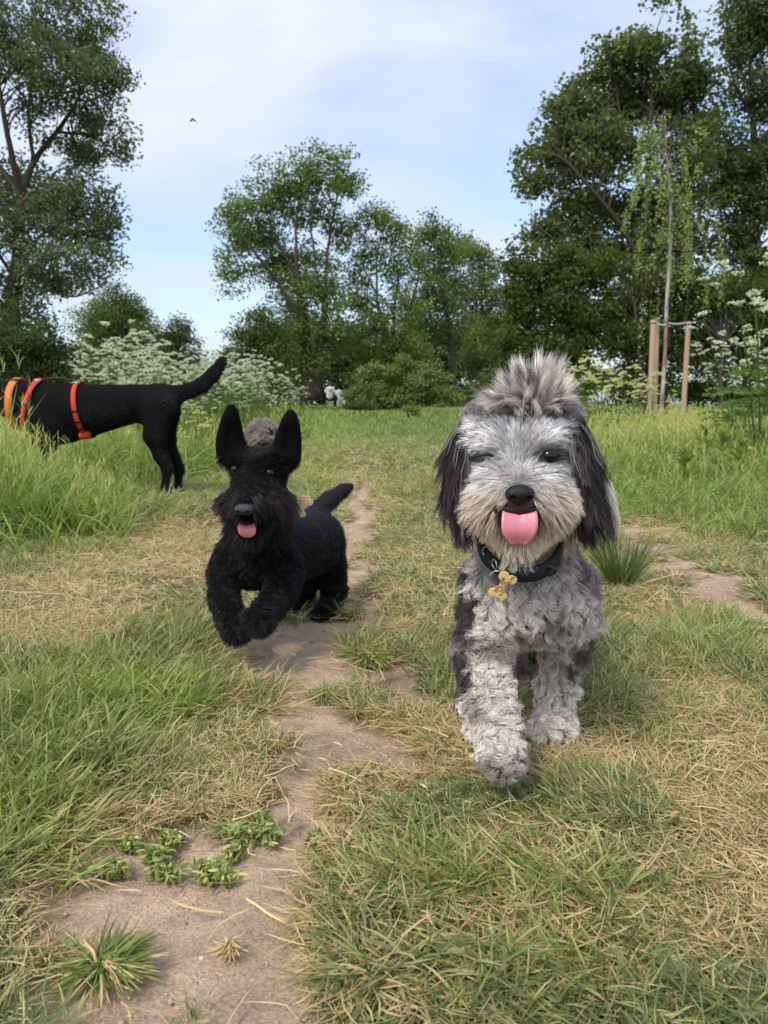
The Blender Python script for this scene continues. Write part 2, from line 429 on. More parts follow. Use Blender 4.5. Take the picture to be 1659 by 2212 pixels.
def scatter(y0, y1, dens, margin=0.17, half=0.54):
    """random ground points between y0 and y1 inside the picture's wedge (with a margin), density per square metre"""
    area_n = int(dens * (y1 - y0) * ((y0 + y1) * half + 2 * margin * 1.0))
    y = np.sqrt(RNG.uniform(y0 * y0, y1 * y1, area_n))
    x = RNG.uniform(-1, 1, area_n) * (half * y + margin)
    return x, y

NOGROW = []      # (x, y, r): feet of animals stand here
def turf(y0, y1, ntuft, per, seg, wscale, lscale=1.0):
    """tufts of matted grass: blades share a root and a direction in which they have been trodden"""
    x, y = scatter(y0, y1, ntuft)
    d, dr, lo, br = fields(x, y)
    keep = RNG.random(len(x)) < np.clip(1.02 - sstep(.12, .50, d) * (1.0 - 0.045 * dr) - .30 * dr, 0, 1)
    x, y, d, dr, lo, br = [a[keep] for a in (x, y, d, dr, lo, br)]
    n = len(x)
    lodge = fbm(x * 1.3, y * 1.3, seed=83) * 4 * math.pi + 0.6       # the wind's and feet's direction
    taz = lodge + RNG.normal(0, .9, n)
    k = np.repeat(np.arange(n), per)
    N = len(k)
    sp_ = (0.010 + 0.012 * RNG.random(N)) * (1 + wscale * .4)
    a0 = RNG.uniform(0, 2 * math.pi, N)
    px, py = x[k] + np.cos(a0) * sp_ * RNG.random(N), y[k] + np.sin(a0) * sp_ * RNG.random(N)
    out = RNG.random(N) < .35
    az = np.where(out, a0, taz[k] + RNG.normal(0, .45, N))
    dry_t = RNG.random(n) < np.clip(dr * 1.0 + .10, 0, .95)
    isdry = np.where(dry_t[k], RNG.random(N) < .8, RNG.random(N) < .10 + dr[k] * .25)
    L = (0.028 + 0.042 * RNG.random(N) + lo[k] * 0.06 * RNG.random(N) + lo[k] * .012) * (1 - .45 * sstep(.2, .6, d[k])) * lscale
    L *= np.where(isdry, .95, 1 - .42 * np.clip(dr[k], 0, 1)) * (.80 + .2 * sstep(.75, 1.2, y[k]))
    lean = np.where(isdry, RNG.uniform(.95, 1.5, N), RNG.uniform(.25, 1.15, N) - lo[k] * .15)
    bend = np.where(isdry, RNG.uniform(-.3, .6, N), RNG.uniform(.2, 1.5, N))
    tw = RNG.normal(0, .45, N) * np.where(isdry, 1.6, 1)
    Wd = (0.0014 + 0.0016 * RNG.random(N)) * wscale * np.where(isdry, .75, 1.0) * (1 + .25 * lo[k])
    hue = RNG.random(n)[k]; r = RNG.random(N)
    green = C_GREEN * (.8 + .4 * r[:, None]) * (1 - .5 * hue[:, None]) + C_BLUE * .5 * hue[:, None]
    b_ = np.clip(br[k] * 1.1, 0, 1)[:, None]
    green = green * (1 - b_) + C_BRIGHT * b_ * (.75 + .45 * r[:, None])
    yl = (RNG.random(N) < .18 + .25 * dr[k])[:, None]
    green = np.where(yl, green * .35 + C_YEL * .65, green)
    mixr = RNG.random(N)[:, None]
    straw = (C_STRAW * mixr + C_TAN * (1 - mixr)) * (.75 + .4 * r[:, None])
    fy = (.45 * sstep(2.2, 5, y[k]))[:, None]; green = green * (1 - fy) + (C_BRIGHT * .6 + C_YEL * .35) * fy
    c = np.where(isdry[:, None], straw, green)
    tip = np.where(isdry[:, None], c * 1.05, c * 1.05 + (RNG.random(N) < .25)[:, None] * (C_STRAW - c) * .6)
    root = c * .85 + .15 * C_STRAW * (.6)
    z = hgt(px, py) - .002
    return blades('', np.stack([px, py, z], 1), L, Wd, az, lean, bend, root, seg, tw, tip)
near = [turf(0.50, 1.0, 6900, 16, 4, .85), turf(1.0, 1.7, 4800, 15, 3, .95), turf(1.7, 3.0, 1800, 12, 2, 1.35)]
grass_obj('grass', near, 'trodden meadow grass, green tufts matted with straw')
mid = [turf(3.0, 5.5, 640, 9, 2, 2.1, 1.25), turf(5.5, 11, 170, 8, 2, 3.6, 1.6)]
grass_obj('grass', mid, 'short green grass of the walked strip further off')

# fallen straw on the bare earth and in the turf
x, y = scatter(.5, 4.0, 4200)
d, dr, lo, br = fields(x, y)
k = RNG.random(len(x)) < np.where(d > .5, .16 + .25 * dr * (d < .95), .15 + .85 * dr)
x, y = x[k], y[k]; N = len(x)
m = RNG.random(N)[:, None]
c = (C_STRAW * 1.12 * m + C_TAN * (1 - m)) * RNG.uniform(.7, 1.25, N)[:, None]
p = blades('', np.stack([x, y, hgt(x, y) + .003 + .012 * RNG.random(N)], 1), RNG.uniform(.015, .07, N), RNG.uniform(.0010, .0022, N),
           RNG.uniform(0, 6.28, N), RNG.uniform(1.35, 1.6, N), RNG.uniform(-.2, .3, N), c, 3, RNG.normal(0, .9, N))
grass_obj('fallen_straw', [p], 'dry straw lying loose on earth and turf')

# far green: short turf as wide blades
def far_turf(y0, y1, dens, W0, L0):
    x, y = scatter(y0, y1, dens, 1.0, .56)
    d, dr, lo, br = fields(x, y)
    N = len(x)
    keep = RNG.random(N) > sstep(.4, .8, d) * .8
    x, y, br, dr = x[keep], y[keep], br[keep], dr[keep]; N = len(x)
    n = fbm(x * .5, y * .5, seed=91)
    c = C_GREEN * RNG.uniform(.8, 1.4, N)[:, None]
    b_ = np.clip(br * .8 + sstep(.4, .7, n) * .5, 0, 1)[:, None]
    c = c * (1 - b_) + C_BRIGHT * b_ * RNG.uniform(.7, 1.15, N)[:, None]
    yl = (RNG.random(N) < .2)[:, None]; c = np.where(yl, c * .5 + C_YEL * .5, c)
    return blades('', np.stack([x, y, hgt(x, y)], 1), RNG.uniform(.5, 1.2, N) * L0, RNG.uniform(.6, 1.3, N) * W0, RNG.uniform(0, 6.28, N),
                  RNG.uniform(.1, .7, N), RNG.uniform(.2, .9, N), c, 2)
grass_obj('grass', [far_turf(10, 22, 110, .016, .11), far_turf(22, 60, 22, .05, .2)], 'far green turf where the path meets the bushes')

# ------------------------------------------------------------------ tall meadow grass of the verges
def in_left(x, y):
    c = track_x(y); return c - x
def tall(x, y, H, W0, stiff, c1, c2, heads=0.25, seg=4, azb=None):
    N = len(x)
    r = RNG.random(N)[:, None]
    c = c1 * r + c2 * (1 - r)
    c = c * RNG.uniform(.75, 1.2, N)[:, None]
    H = np.broadcast_to(np.asarray(H, float), (N,))
    L = H * RNG.uniform(.55, 1.1, N)
    az = RNG.uniform(0, 6.28, N) if azb is None else azb + RNG.normal(0, .8, N)
    z = hgt(x, y)
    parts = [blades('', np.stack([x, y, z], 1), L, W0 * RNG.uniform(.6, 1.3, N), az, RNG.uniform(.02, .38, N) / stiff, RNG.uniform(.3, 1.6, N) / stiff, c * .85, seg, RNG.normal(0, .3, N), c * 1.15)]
    h = RNG.random(N) < heads
    if h.any():   # seed heads: a stem with a bristly ear of short pale blades
        xs, ys, Ls = x[h], y[h], L[h] * 1.12; n = h.sum()
        a = az[h]; ln = RNG.uniform(.03, .22, n)
        cc = C_YEL * RNG.uniform(.8, 1.15, n)[:, None]
        parts.append(blades('', np.stack([xs, ys, z[h]], 1), Ls, W0 * .45 * np.ones(n), a, ln, ln * 1.5, cc * .8, 3, None, cc))
        top = np.stack([xs + np.sin(ln * 1.8) * np.cos(a) * Ls, ys + np.sin(ln * 1.8) * np.sin(a) * Ls, z[h] + np.cos(ln * 1.8) * Ls * .97], 1)
        for j in range(5):
            off = (j / 5.0) * .06
            pj = top.copy(); pj[:, 2] -= off * .9
            parts.append(blades('', pj, RNG.uniform(.03, .055, n) * (H[h] / .45), W0 * .5 * np.ones(n), RNG.uniform(0, 6.28, n), RNG.uniform(.2, .6, n), RNG.uniform(0, .5, n), cc, 2, None, cc * 1.3, floor=0))
    return parts
CB, CG2 = C_BRIGHT * 1.05, C_GREEN * 1.15
def region(y0, y1, dens, test, margin=.5, half=.56):
    x, y = scatter(y0, y1, dens, margin, half)
    k = test(x, y); return x[k], y[k]
tl = []
# the clump the labrador stands behind
def u_of(x, y): return 829.5 + F * x / (y * cp + CH * sp)
def t1(x, y):
    e = u_of(x, y) + (fbm(x * 2, y * 2, seed=5) - .5) * 160
    lim = 250 + 60 * (y - 3.0)
    return e < np.minimum(lim, 330)
x, y = region(2.75, 3.95, 4200, t1); n = len(x)
hh = .17 + .19 * sstep(260, -20, u_of(x, y)) + .05 * RNG.random(n)
tl += tall(x, y, hh, .006, 1.0, CB, CG2 * 1.1, .08)
x, y = region(2.45, 2.9, 1500, lambda x, y: u_of(x, y) < 190 + (RNG.random(len(x)) - .5) * 200); n = len(x)
tl += tall(x, y, .10 + .12 * RNG.random(n), .005, .9, CB, CG2, .02)
x, y = region(3.1, 3.9, 50, lambda x, y: u_of(x, y) < 60); n = len(x)
tl += tall(x, y, .62 * np.ones(n), .006, 2.0, C_YEL, CB, 1.0)
# behind the labrador, along the left edge of the walked strip
def t2(x, y):
    u = u_of(x, y) + (fbm(x, y, seed=15) - .5) * 120
    return u < np.interp(y, [4.4, 6, 9, 14, 24], [400, 560, 650, 670, 690])
x, y = region(4.5, 7, 560, t2); n = len(x)
tl += tall(x, y, .20 + .2 * RNG.random(n) + .12 * sstep(600, 300, u_of(x, y)), .008, .9, CB, CG2, .12, 3)
x, y = region(7, 13, 150, t2); n = len(x)
tl += tall(x, y, .28 + .16 * RNG.random(n), .013, 1.0, CB, CG2, .12, 3)
x, y = region(13, 30, 26, t2); n = len(x)
tl += tall(x, y, .3 + .2 * RNG.random(n), .03, 1.0, CB, CG2, .1, 2)
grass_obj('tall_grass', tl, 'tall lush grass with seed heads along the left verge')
tr_ = []
def t3(x, y):
    u = u_of(x, y) + (fbm(x, y, seed=25) - .5) * 160
    return u > np.interp(y, [2.6, 3.6, 5, 7, 10, 15, 30], [1500, 1330, 1280, 1230, 1160, 1080, 1010])
x, y = region(2.7, 4.2, 1500, t3); n = len(x)
tr_ += tall(x, y, .07 + .08 * sstep(2.7, 4, y) + .07 * RNG.random(n), .005, .9, CB * .95, CG2 * 1.1, .03)
x, y = region(4.2, 7, 620, t3); n = len(x)
tr_ += tall(x, y, .16 + .06 * sstep(4.5, 6.5, y) + .11 * RNG.random(n), .0075, 1.0, CB * .95, CG2 * 1.1, .14, 3)
x, y = region(6, 11, 260, t3); n = len(x)
tr_ += tall(x, y, .20 + .13 * RNG.random(n), .012, 1.1, C_YEL * 1.1, CB, .4, 3)
x, y = region(11, 28, 34, t3); n = len(x)
tr_ += tall(x, y, .18 + .16 * RNG.random(n), .03, 1.1, C_YEL * 1.1, CB, .3, 2)
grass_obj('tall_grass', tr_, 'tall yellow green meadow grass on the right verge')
# ------------------------------------------------------------------ trees
C_BARK = np.array((0.075, 0.058, 0.042))
def leaves(cent, size, col, droop=0.0, asp=0.55):
    """kite-shaped leaves, one quad each, folded a little; cent N x 3"""
    N = len(cent)
    n = RNG.normal(0, 1, (N, 3)); n[:, 2] = np.abs(n[:, 2]) + .25; n /= np.linalg.norm(n, axis=1)[:, None]
    a = RNG.normal(0, 1, (N, 3)); a[:, 2] -= droop
    a -= (a * n).sum(1)[:, None] * n; a /= np.linalg.norm(a, axis=1)[:, None]
    b = np.cross(n, a)
    s = size[:, None]
    p0 = cent - a * s * .5; p2 = cent + a * s * .5
    m = cent + n * s * .08
    V = np.stack([p0, m + b * s * asp * .5, p2, m - b * s * asp * .5], 1).reshape(-1, 3)
    q = np.arange(N * 4).reshape(N, 4)
    C = np.repeat(col, 4, 0)
    return V, q, C
def tree(name, label, Y, base, trunks, crown, lsize, lcol, seed, group=None, thick=.8, ncl=1.0, per=34, cr=None, cat='tree', gap=.5,
         bark=None, twig=.012, parent_kind=None, flat=1.0, bcol2=None, spread=1.0):
    """trunks: lists of (u, v, radius m, dY); crown: (u, v, ru, rv, dY) lobes in picture units at distance Y; leaf clumps fill the lobes"""
    r = np.random.default_rng(seed)
    sc = Y / F
    b0 = P(base[0], base[1], Y); b0[2] = hgt(b0[0], b0[1])
    root = empty(name, b0, label=label, cat=cat, group=group)
    bark = C_BARK if bark is None else np.array(bark)
    g = Geo(); skel = []
    for tr in trunks:
        pts = []
        for (u, v, rad, dY) in tr:
            pts.append([*P(u, v, Y + dY), rad * (.55 if rad < .2 else .55 + .35 * min(1, (rad - .2) / .2))])
        pts = np.array(pts)
        s_ = spline(pts, max(6, len(pts) * 5))
        wob = (fbm(s_[:, 2] * .8, s_[:, 0] * .5, seed=seed) - .5)[:, None] * np.array([[1, 1, 0]]) * .25 * min(1, Y / 30)
        wob[0] = 0
        s_[:, :3] += wob
        v, q, t = tube_arr(s_[:, :3], np.maximum(s_[:, 3], .004), 7)
        g.add(v, q, t, bark * r.uniform(.85, 1.15))
        skel.append(s_)
    SK = np.vstack(skel)
    cents, bright = [], []
    for (u, v, ru, rv, dY) in crown:
        A = ru * rv * sc * sc * math.pi
        cr_ = cr or .55
        n = max(3, int(ncl * A / (cr_ ** 2) * 2.9))
        d = r.normal(0, 1, (n, 3)); d /= np.linalg.norm(d, axis=1)[:, None]
        rr = r.random(n) ** .45 * (1 + (.10 if cat == 'tree' else .2) * r.normal(0, 1, n))
        c0 = P(u, v, Y + dY)
        th = thick * min(ru, rv) * sc * 1.2
        off = d * rr[:, None] * np.array([ru * sc, th, rv * sc])
        cents.append(c0 + off)
        bright.append(.5 + .5 * (d[:, 2] * rr))
    cents = np.vstack(cents); bright = np.concatenate(bright)
    # gaps: clumps are dropped where a coarse noise is low
    k = fbm(cents[:, 0] * .9 / (cr or .55) * .4, cents[:, 1] * .4, cents[:, 2] * .9 / (cr or .55) * .4, seed=seed) > gap * .46 + .08
    cents = cents[k]
    cents[:, 2] = np.maximum(cents[:, 2], .3)
    # twigs: from each clump to a limb point that lies nearer to the trunk
    for c in cents[r.random(len(cents)) < .6]:
        dd = np.linalg.norm(SK[:, :3] - c - np.array([0, 0, -.6]), axis=1)
        j = int(np.argmin(dd + (SK[:, 2] > c[2] + .3) * 2.0))
        a = SK[j, :3]
        if np.linalg.norm(a - c) > Y * .085: continue
        mid = (a + c) / 2 + np.array([0, 0, .15]) * np.linalg.norm(a - c) + r.normal(0, .05, 3)
        s_ = spline([a, mid, c], 5)
        v, q, t = tube_arr(s_, np.linspace(min(SK[j, 3] * .5, twig * 2.2), twig * .35, 5), 3, cap=False)
        g.add(v, q, None, bark * .9)
    link('trunk', g.mesh('trunk', True), M_BARK, root)
    nl = int(per * 2.3)
    L = np.repeat(cents, nl, 0); N = len(L)
    cr_ = (cr or .55)
    fan = r.normal(0, 1, (N, 3)); fan /= np.maximum(np.linalg.norm(fan, axis=1)[:, None], .3)
    L = L + fan * (r.random(N)[:, None] ** .6) * cr_ * np.array([1, 1, .62 * flat]) * spread
    L[:, 2] = np.maximum(L[:, 2], .05)
    tone = np.repeat(r.uniform(.72, 1.22, len(cents)), nl) * r.uniform(.75, 1.25, N)
    warm = np.repeat(r.random(len(cents)), nl)[:, None]
    lcol = np.array(lcol) * np.array((2.05, 1.80, 1.70))
    c = lcol * tone[:, None]
    c2 = np.array(bcol2 if bcol2 is not None else (lcol[0] * 1.35, lcol[1] * 1.12, lcol[2] * .9)) * tone[:, None]
    c = c * (1 - .5 * warm) + c2 * .5 * warm
    V, q, C = leaves(L, lsize * .84 * r.uniform(.7, 1.3, N), c, asp=.7)
    gg = Geo(); gg.add(V, q, None, C)
    link('crown', gg.mesh('crown'), M_LEAF, root, kind='stuff')
    return root

LG = (0.085, 0.130, 0.050); DG = (0.050, 0.080, 0.034); MG = (0.095, 0.150, 0.042)
# the big tree on the left
tree('ash_tree', 'tall tree on the left edge with bare forked limbs in its loose crown', 21, (10, 860),
     [[(8, 900, .36, 0), (14, 760, .30, 0), (28, 620, .26, 0), (38, 500, .23, 0), (40, 420, .20, 0), (20, 320, .13, -.5), (0, 200, .10, -1), (-20, 60, .07, -1)],
      [(40, 430, .17, 0), (70, 350, .14, .4), (120, 285, .11, .8), (165, 220, .08, 1), (200, 120, .05, 1.2), (215, 40, .03, 1.4)],
      [(70, 350, .10, .4), (62, 250, .08, .2), (75, 150, .06, 0), (90, 40, .04, 0)],
      [(30, 600, .12, 0), (75, 520, .09, .7), (150, 470, .06, 1.2), (220, 460, .03, 1.5)],
      [(34, 540, .10, 0), (80, 600, .07, -.6), (150, 640, .045, -1), (210, 620, .03, -1)],
      [(120, 285, .07, .8), (180, 290, .05, 1), (240, 320, .03, 1.2)],
      [(40, 420, .12, 0), (-20, 330, .09, .6), (-80, 220, .05, 1)],
      [(30, 600, .10, 0), (-30, 520, .07, -.6), (-90, 450, .04, -1)]],
     [(60, 40, 150, 90, 0), (170, 60, 95, 75, .5), (110, 150, 120, 70, -.5), (210, 150, 65, 50, .5), (262, 168, 50, 18, .5), (30, 250, 90, 80, 0),
      (215, 255, 62, 55, .8), (255, 320, 32, 30, 1), (160, 330, 60, 60, 1.5), (70, 420, 80, 60, 1.5), (160, 420, 90, 45, 0), (110, 500, 110, 60, -.5), (215, 500, 65, 60, .5), (235, 570, 50, 38, .5),
      (150, 580, 90, 50, -1), (60, 640, 90, 50, 0), (140, 680, 80, 60, 0), (40, 740, 110, 70, 0), (130, 770, 70, 60, .5), (-60, 120, 110, 120, 0), (-70, 420, 120, 140, 0), (-60, 680, 110, 130, 0)],
     .115, (0.068, 0.096, 0.060), 101, per=40, ncl=1.1, gap=.80, cr=.5, thick=1.0)
# understorey below it
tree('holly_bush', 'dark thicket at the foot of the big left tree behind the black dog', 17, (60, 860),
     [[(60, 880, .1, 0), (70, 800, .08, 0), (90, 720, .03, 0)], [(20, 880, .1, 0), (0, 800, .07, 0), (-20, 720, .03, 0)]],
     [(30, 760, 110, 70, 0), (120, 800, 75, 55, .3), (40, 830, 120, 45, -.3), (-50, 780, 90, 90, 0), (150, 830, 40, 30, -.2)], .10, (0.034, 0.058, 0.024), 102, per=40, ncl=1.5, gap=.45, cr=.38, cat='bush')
# far left trees
tree('round_tree', 'round topped tree in the gap right of the big left tree', 48, (255, 790),
     [[(255, 830, .3, 0), (255, 740, .2, 0), (262, 670, .08, 0)]],
     [(240, 690, 70, 50, 0), (265, 655, 48, 36, 0), (205, 720, 55, 60, 1), (300, 690, 28, 30, .5), (290, 730, 50, 45, 0), (230, 770, 80, 40, 0)], .17, (0.062, 0.100, 0.036), 103, per=34, ncl=1.6, gap=.35, cr=.8, group=None)
tree('round_tree', 'low dark tree furthest to the right of the left row, beside the open sky', 55, (385, 800),
     [[(385, 830, .25, 0), (385, 760, .18, 0), (385, 710, .07, 0)]],
     [(385, 715, 30, 26, 0), (350, 735, 40, 34, 0), (400, 745, 26, 26, 0), (340, 770, 55, 34, 0), (405, 780, 38, 28, 0)], .18, (0.046, 0.072, 0.032), 104, per=34, ncl=1.6, gap=.35, cr=.8)
# centre: the wide tree with several stems
tree('willow_tree', 'wide many stemmed tree in the centre with a crown leaning left', 44, (680, 850),
     [[(672, 865, .62, 0), (668, 800, .50, 0), (656, 700, .32, 0), (640, 600, .20, 0), (640, 500, .13, 0), (650, 400, .06, 0)],
      [(682, 860, .48, 0), (690, 760, .34, 0), (700, 680, .26, 0), (704, 580, .18, .5), (712, 500, .13, .5), (730, 410, .06, .5)],
      [(668, 790, .30, 0), (645, 690, .22, -1), (600, 610, .17, -1.5), (560, 560, .12, -2), (520, 500, .06, -2)],
      [(640, 600, .14, 0), (600, 520, .10, 0), (570, 440, .06, 0)],
      [(700, 680, .16, 0), (682, 580, .12, -.5), (672, 480, .09, -.5), (690, 400, .05, -.5)]],
     [(545, 440, 62, 48, 0), (515, 510, 46, 60, 0), (500, 590, 34, 44, 0), (530, 600, 40, 30, 0), (575, 520, 60, 60, 1), (620, 400, 62, 50, 0), (700, 365, 68, 42, 0), (745, 400, 42, 42, 0), (655, 450, 60, 50, 1),
      (600, 590, 44, 44, 1), (650, 560, 60, 40, 2), (640, 650, 66, 50, 0), (700, 620, 60, 55, 1), (740, 500, 36, 50, 2), (620, 720, 60, 60, 0), (720, 710, 60, 60, 0), (660, 790, 90, 50, 0)],
     .20, (0.078, 0.125, 0.045), 105, per=30, ncl=1.25, gap=.56, cr=.85, thick=.9)
tree('bushy_tree', 'low dark tree leaning out left of the central wide tree', 40, (560, 860),
     [[(565, 870, .2, 0), (560, 800, .15, 0), (555, 720, .08, 0)]],
     [(575, 700, 42, 40, 0), (535, 730, 52, 34, 0), (500, 765, 42, 28, 0), (590, 760, 50, 50, 0), (560, 810, 80, 40, 0)], .17, (0.052, 0.085, 0.032), 106, per=30, ncl=1.5, gap=.45, cr=.7)
tree('willow_tree', 'open tree with forked dark limbs just right of the central wide tree', 46, (850, 860),
     [[(850, 870, .42, 0), (848, 790, .36, 0), (830, 720, .24, 0), (815, 640, .15, 0), (815, 560, .08, 0)],
      [(850, 800, .32, 0), (868, 720, .22, 0), (890, 650, .14, 0), (905, 580, .08, 0)],
      [(848, 790, .25, 0), (850, 690, .18, .5), (860, 600, .10, .5), (850, 540, .06, .5)],
      [(815, 640, .1, 0), (790, 580, .07, 0), (775, 520, .05, 0)]],
     [(810, 480, 50, 40, 0), (850, 495, 44, 44, 0), (790, 550, 50, 50, 1), (860, 570, 56, 44, 0), (820, 640, 60, 50, 1), (880, 650, 50, 50, 0), (760, 640, 40, 50, 1), (800, 730, 80, 60, 0), (880, 740, 60, 60, 0), (840, 800, 90, 40, 0)],
     .20, (0.082, 0.128, 0.047), 107, per=28, ncl=1.1, gap=.60, cr=.85, thick=.9)
tree('poplar_tree', 'upright tree with a clear straight trunk left of the dark thicket', 50, (978, 860),
     [[(980, 870, .3, 0), (978, 780, .26, 0), (965, 680, .18, 0), (950, 580, .1, 0), (940, 500, .05, 0)], [(978, 780, .16, 0), (1000, 700, .12, 0), (1015, 620, .06, 0)]],
     [(930, 500, 42, 36, 0), (965, 540, 46, 40, 0), (920, 570, 50, 50, 1), (975, 620, 60, 60, 0), (910, 660, 50, 60, 1), (960, 700, 66, 50, 0), (900, 760, 50, 60, 2)],
     .21, (0.075, 0.115, 0.050), 108, per=28, ncl=1.2, gap=.5, cr=.85)
tree('poplar_tree', 'pale thin crowned tree touching the dark thicket on the right', 56, (1050, 860),
     [[(1050, 870, .25, 0), (1048, 760, .2, 0), (1040, 640, .1, 0), (1030, 530, .05, 0)]],
     [(1015, 550, 44, 44, 0), (1055, 590, 44, 50, 0), (1020, 640, 50, 50, 0), (1065, 680, 44, 60, 0), (1020, 740, 60, 60, 0), (1050, 800, 60, 50, 0), (1000, 530, 26, 26, 0)],
     .23, (0.085, 0.120, 0.060), 109, per=26, ncl=1.2, gap=.5, cr=.9)
# dark woodland edge closing the view behind
x = []
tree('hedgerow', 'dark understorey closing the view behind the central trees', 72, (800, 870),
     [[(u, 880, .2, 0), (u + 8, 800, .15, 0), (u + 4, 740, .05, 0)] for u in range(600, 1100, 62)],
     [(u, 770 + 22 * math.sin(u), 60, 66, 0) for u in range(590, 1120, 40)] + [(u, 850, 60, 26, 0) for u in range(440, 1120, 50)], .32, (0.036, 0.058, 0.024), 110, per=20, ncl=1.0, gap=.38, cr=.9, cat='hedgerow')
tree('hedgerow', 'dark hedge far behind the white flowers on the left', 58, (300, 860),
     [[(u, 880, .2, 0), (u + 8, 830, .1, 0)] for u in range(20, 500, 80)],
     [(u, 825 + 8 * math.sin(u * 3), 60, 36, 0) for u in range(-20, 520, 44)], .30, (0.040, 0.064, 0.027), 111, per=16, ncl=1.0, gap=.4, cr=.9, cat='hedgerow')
# right: oak
tree('oak_tree', 'great spreading oak on the right behind the young birch', 24, (1420, 870),
     [[(1420, 890, .40, 0), (1415, 760, .34, 0), (1400, 620, .28, 0), (1395, 480, .22, 0), (1400, 340, .15, 0), (1410, 180, .09, 0), (1420, 60, .04, 0)],
      [(1400, 600, .18, 0), (1350, 500, .14, -.5), (1280, 410, .09, -1), (1210, 340, .05, -1.2), (1140, 330, .02, -1.2)],
      [(1400, 560, .18, 0), (1450, 440, .14, .5), (1490, 320, .1, .5), (1500, 160, .05, .5)],
      [(1400, 640, .16, 0), (1320, 580, .11, -1), (1220, 530, .06, -1.5), (1150, 480, .03, -1.5)],
      [(1395, 440, .12, 0), (1350, 300, .09, 0), (1330, 180, .05, 0), (1320, 100, .02, 0)],
      [(1400, 600, .16, 0), (1500, 540, .1, 0), (1580, 480, .05, 0)]],
     [(1385, 60, 52, 52, 0), (1470, 45, 40, 45, 0), (1330, 110, 52, 50, 0), (1430, 130, 90, 60, 0), (1290, 160, 28, 26, 0), (1350, 210, 90, 60, 1), (1240, 210, 40, 36, 0), (1210, 250, 44, 40, 0), (1270, 270, 70, 50, 0), (1180, 320, 34, 40, 0),
      (1125, 335, 26, 16, 0), (1230, 350, 70, 50, 1), (1160, 390, 44, 34, 0), (1330, 330, 90, 60, -.5), (1440, 240, 80, 70, 1), (1500, 180, 44, 50, 0), (1480, 330, 80, 70, 0), (1250, 440, 80, 50, 0), (1150, 445, 36, 26, -.5),
      (1350, 440, 100, 60, 1), (1470, 450, 90, 60, 1), (1220, 500, 70, 40, 0), (1320, 530, 110, 50, 0), (1440, 550, 110, 60, 1), (1170, 500, 40, 24, 0)],
     .17, (0.066, 0.098, 0.044), 112, per=34, ncl=1.25, gap=.60, cr=.58, thick=.9)
tree('lime_tree', 'dark tall tree filling the top right corner of the view', 26, (1640, 870),
     [[(1640, 890, .4, 0), (1640, 700, .33, 0), (1630, 480, .25, 0), (1625, 260, .16, 0), (1620, 60, .08, 0), (1620, -60, .04, 0)], [(1630, 480, .12, 0), (1570, 380, .08, 0), (1530, 330, .04, 0)],
      [(1625, 260, .1, 0), (1580, 160, .06, 0), (1570, 60, .03, 0)]],
     [(1600, 30, 50, 60, 0), (1660, 60, 70, 90, 0), (1600, 120, 36, 40, 0), (1640, 200, 60, 60, 0), (1570, 250, 50, 50, .5), (1530, 310, 50, 50, 0), (1620, 330, 80, 60, 0), (1560, 400, 80, 50, 0), (1650, 440, 90, 70, 0),
      (1570, 500, 80, 50, 1), (1640, 570, 90, 60, 0), (1740, 300, 100, 280, 0)],
     .16, (0.054, 0.082, 0.044), 113, per=34, ncl=1.2, gap=.60, cr=.58, thick=.9)
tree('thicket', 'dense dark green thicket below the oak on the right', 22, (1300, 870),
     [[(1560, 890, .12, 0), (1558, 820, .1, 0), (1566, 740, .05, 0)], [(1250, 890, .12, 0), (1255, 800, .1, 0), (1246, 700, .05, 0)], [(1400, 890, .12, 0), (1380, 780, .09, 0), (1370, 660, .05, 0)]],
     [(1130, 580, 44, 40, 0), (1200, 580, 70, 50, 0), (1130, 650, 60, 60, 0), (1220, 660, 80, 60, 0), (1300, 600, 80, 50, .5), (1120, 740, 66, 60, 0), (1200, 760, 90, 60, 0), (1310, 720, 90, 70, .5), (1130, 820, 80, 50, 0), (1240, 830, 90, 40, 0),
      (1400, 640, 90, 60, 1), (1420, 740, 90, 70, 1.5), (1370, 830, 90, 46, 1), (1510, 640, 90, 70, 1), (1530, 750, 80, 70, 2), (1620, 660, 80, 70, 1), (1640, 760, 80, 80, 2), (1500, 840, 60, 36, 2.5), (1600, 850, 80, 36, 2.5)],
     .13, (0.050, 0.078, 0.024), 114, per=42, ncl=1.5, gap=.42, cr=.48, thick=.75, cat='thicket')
# bushes by the walkers
def bush(label, Y, u, v, lobes, col, seed, ls=.15, cr=.45, per=34, ncl=1.5, cat='bush', gap=.4, group=None):
    return tree('bush', label, Y, (u, v), [[(u, v, .05, 0), (u + 6, v - 20, .04, 0), (u + 10, v - 40, .02, 0)], [(u, v, .05, 0), (u - 16, v - 20, .03, 0)]], lobes, ls, col, seed, per=per, ncl=ncl, gap=gap, cr=cr, cat=cat, twig=.008, group=group)
bush('broad light green bramble mound just right of the two walkers', 42, 850, 880, [(800, 846, 44, 30, 0), (850, 828, 44, 30, .6), (912, 842, 50, 34, 0), (860, 866, 104, 24, 0), (965, 856, 34, 24, 0), (775, 858, 24, 22, 0), (818, 797, 16, 16, 0), (873, 785, 20, 14, 0), (925, 797, 18, 16, 0), (848, 800, 14, 14, -.5), (945, 818, 16, 12, 0), (786, 812, 14, 14, 0)], (0.105, 0.150, 0.062), 121, .16, .5, ncl=1.7, gap=.6)
bush('small round bush in front of the bramble mound', 46, 818, 886, [(818, 862, 32, 26, 0), (830, 875, 34, 14, 0)], (0.10, 0.155, 0.045), 122, .12, .35)
bush('low dark shrub in the grass right of the walkers', 40, 768, 900, [(772, 884, 26, 22, 0), (760, 892, 16, 12, 0), (790, 893, 20, 10, 0)], (0.055, 0.090, 0.036), 123, .10, .25)
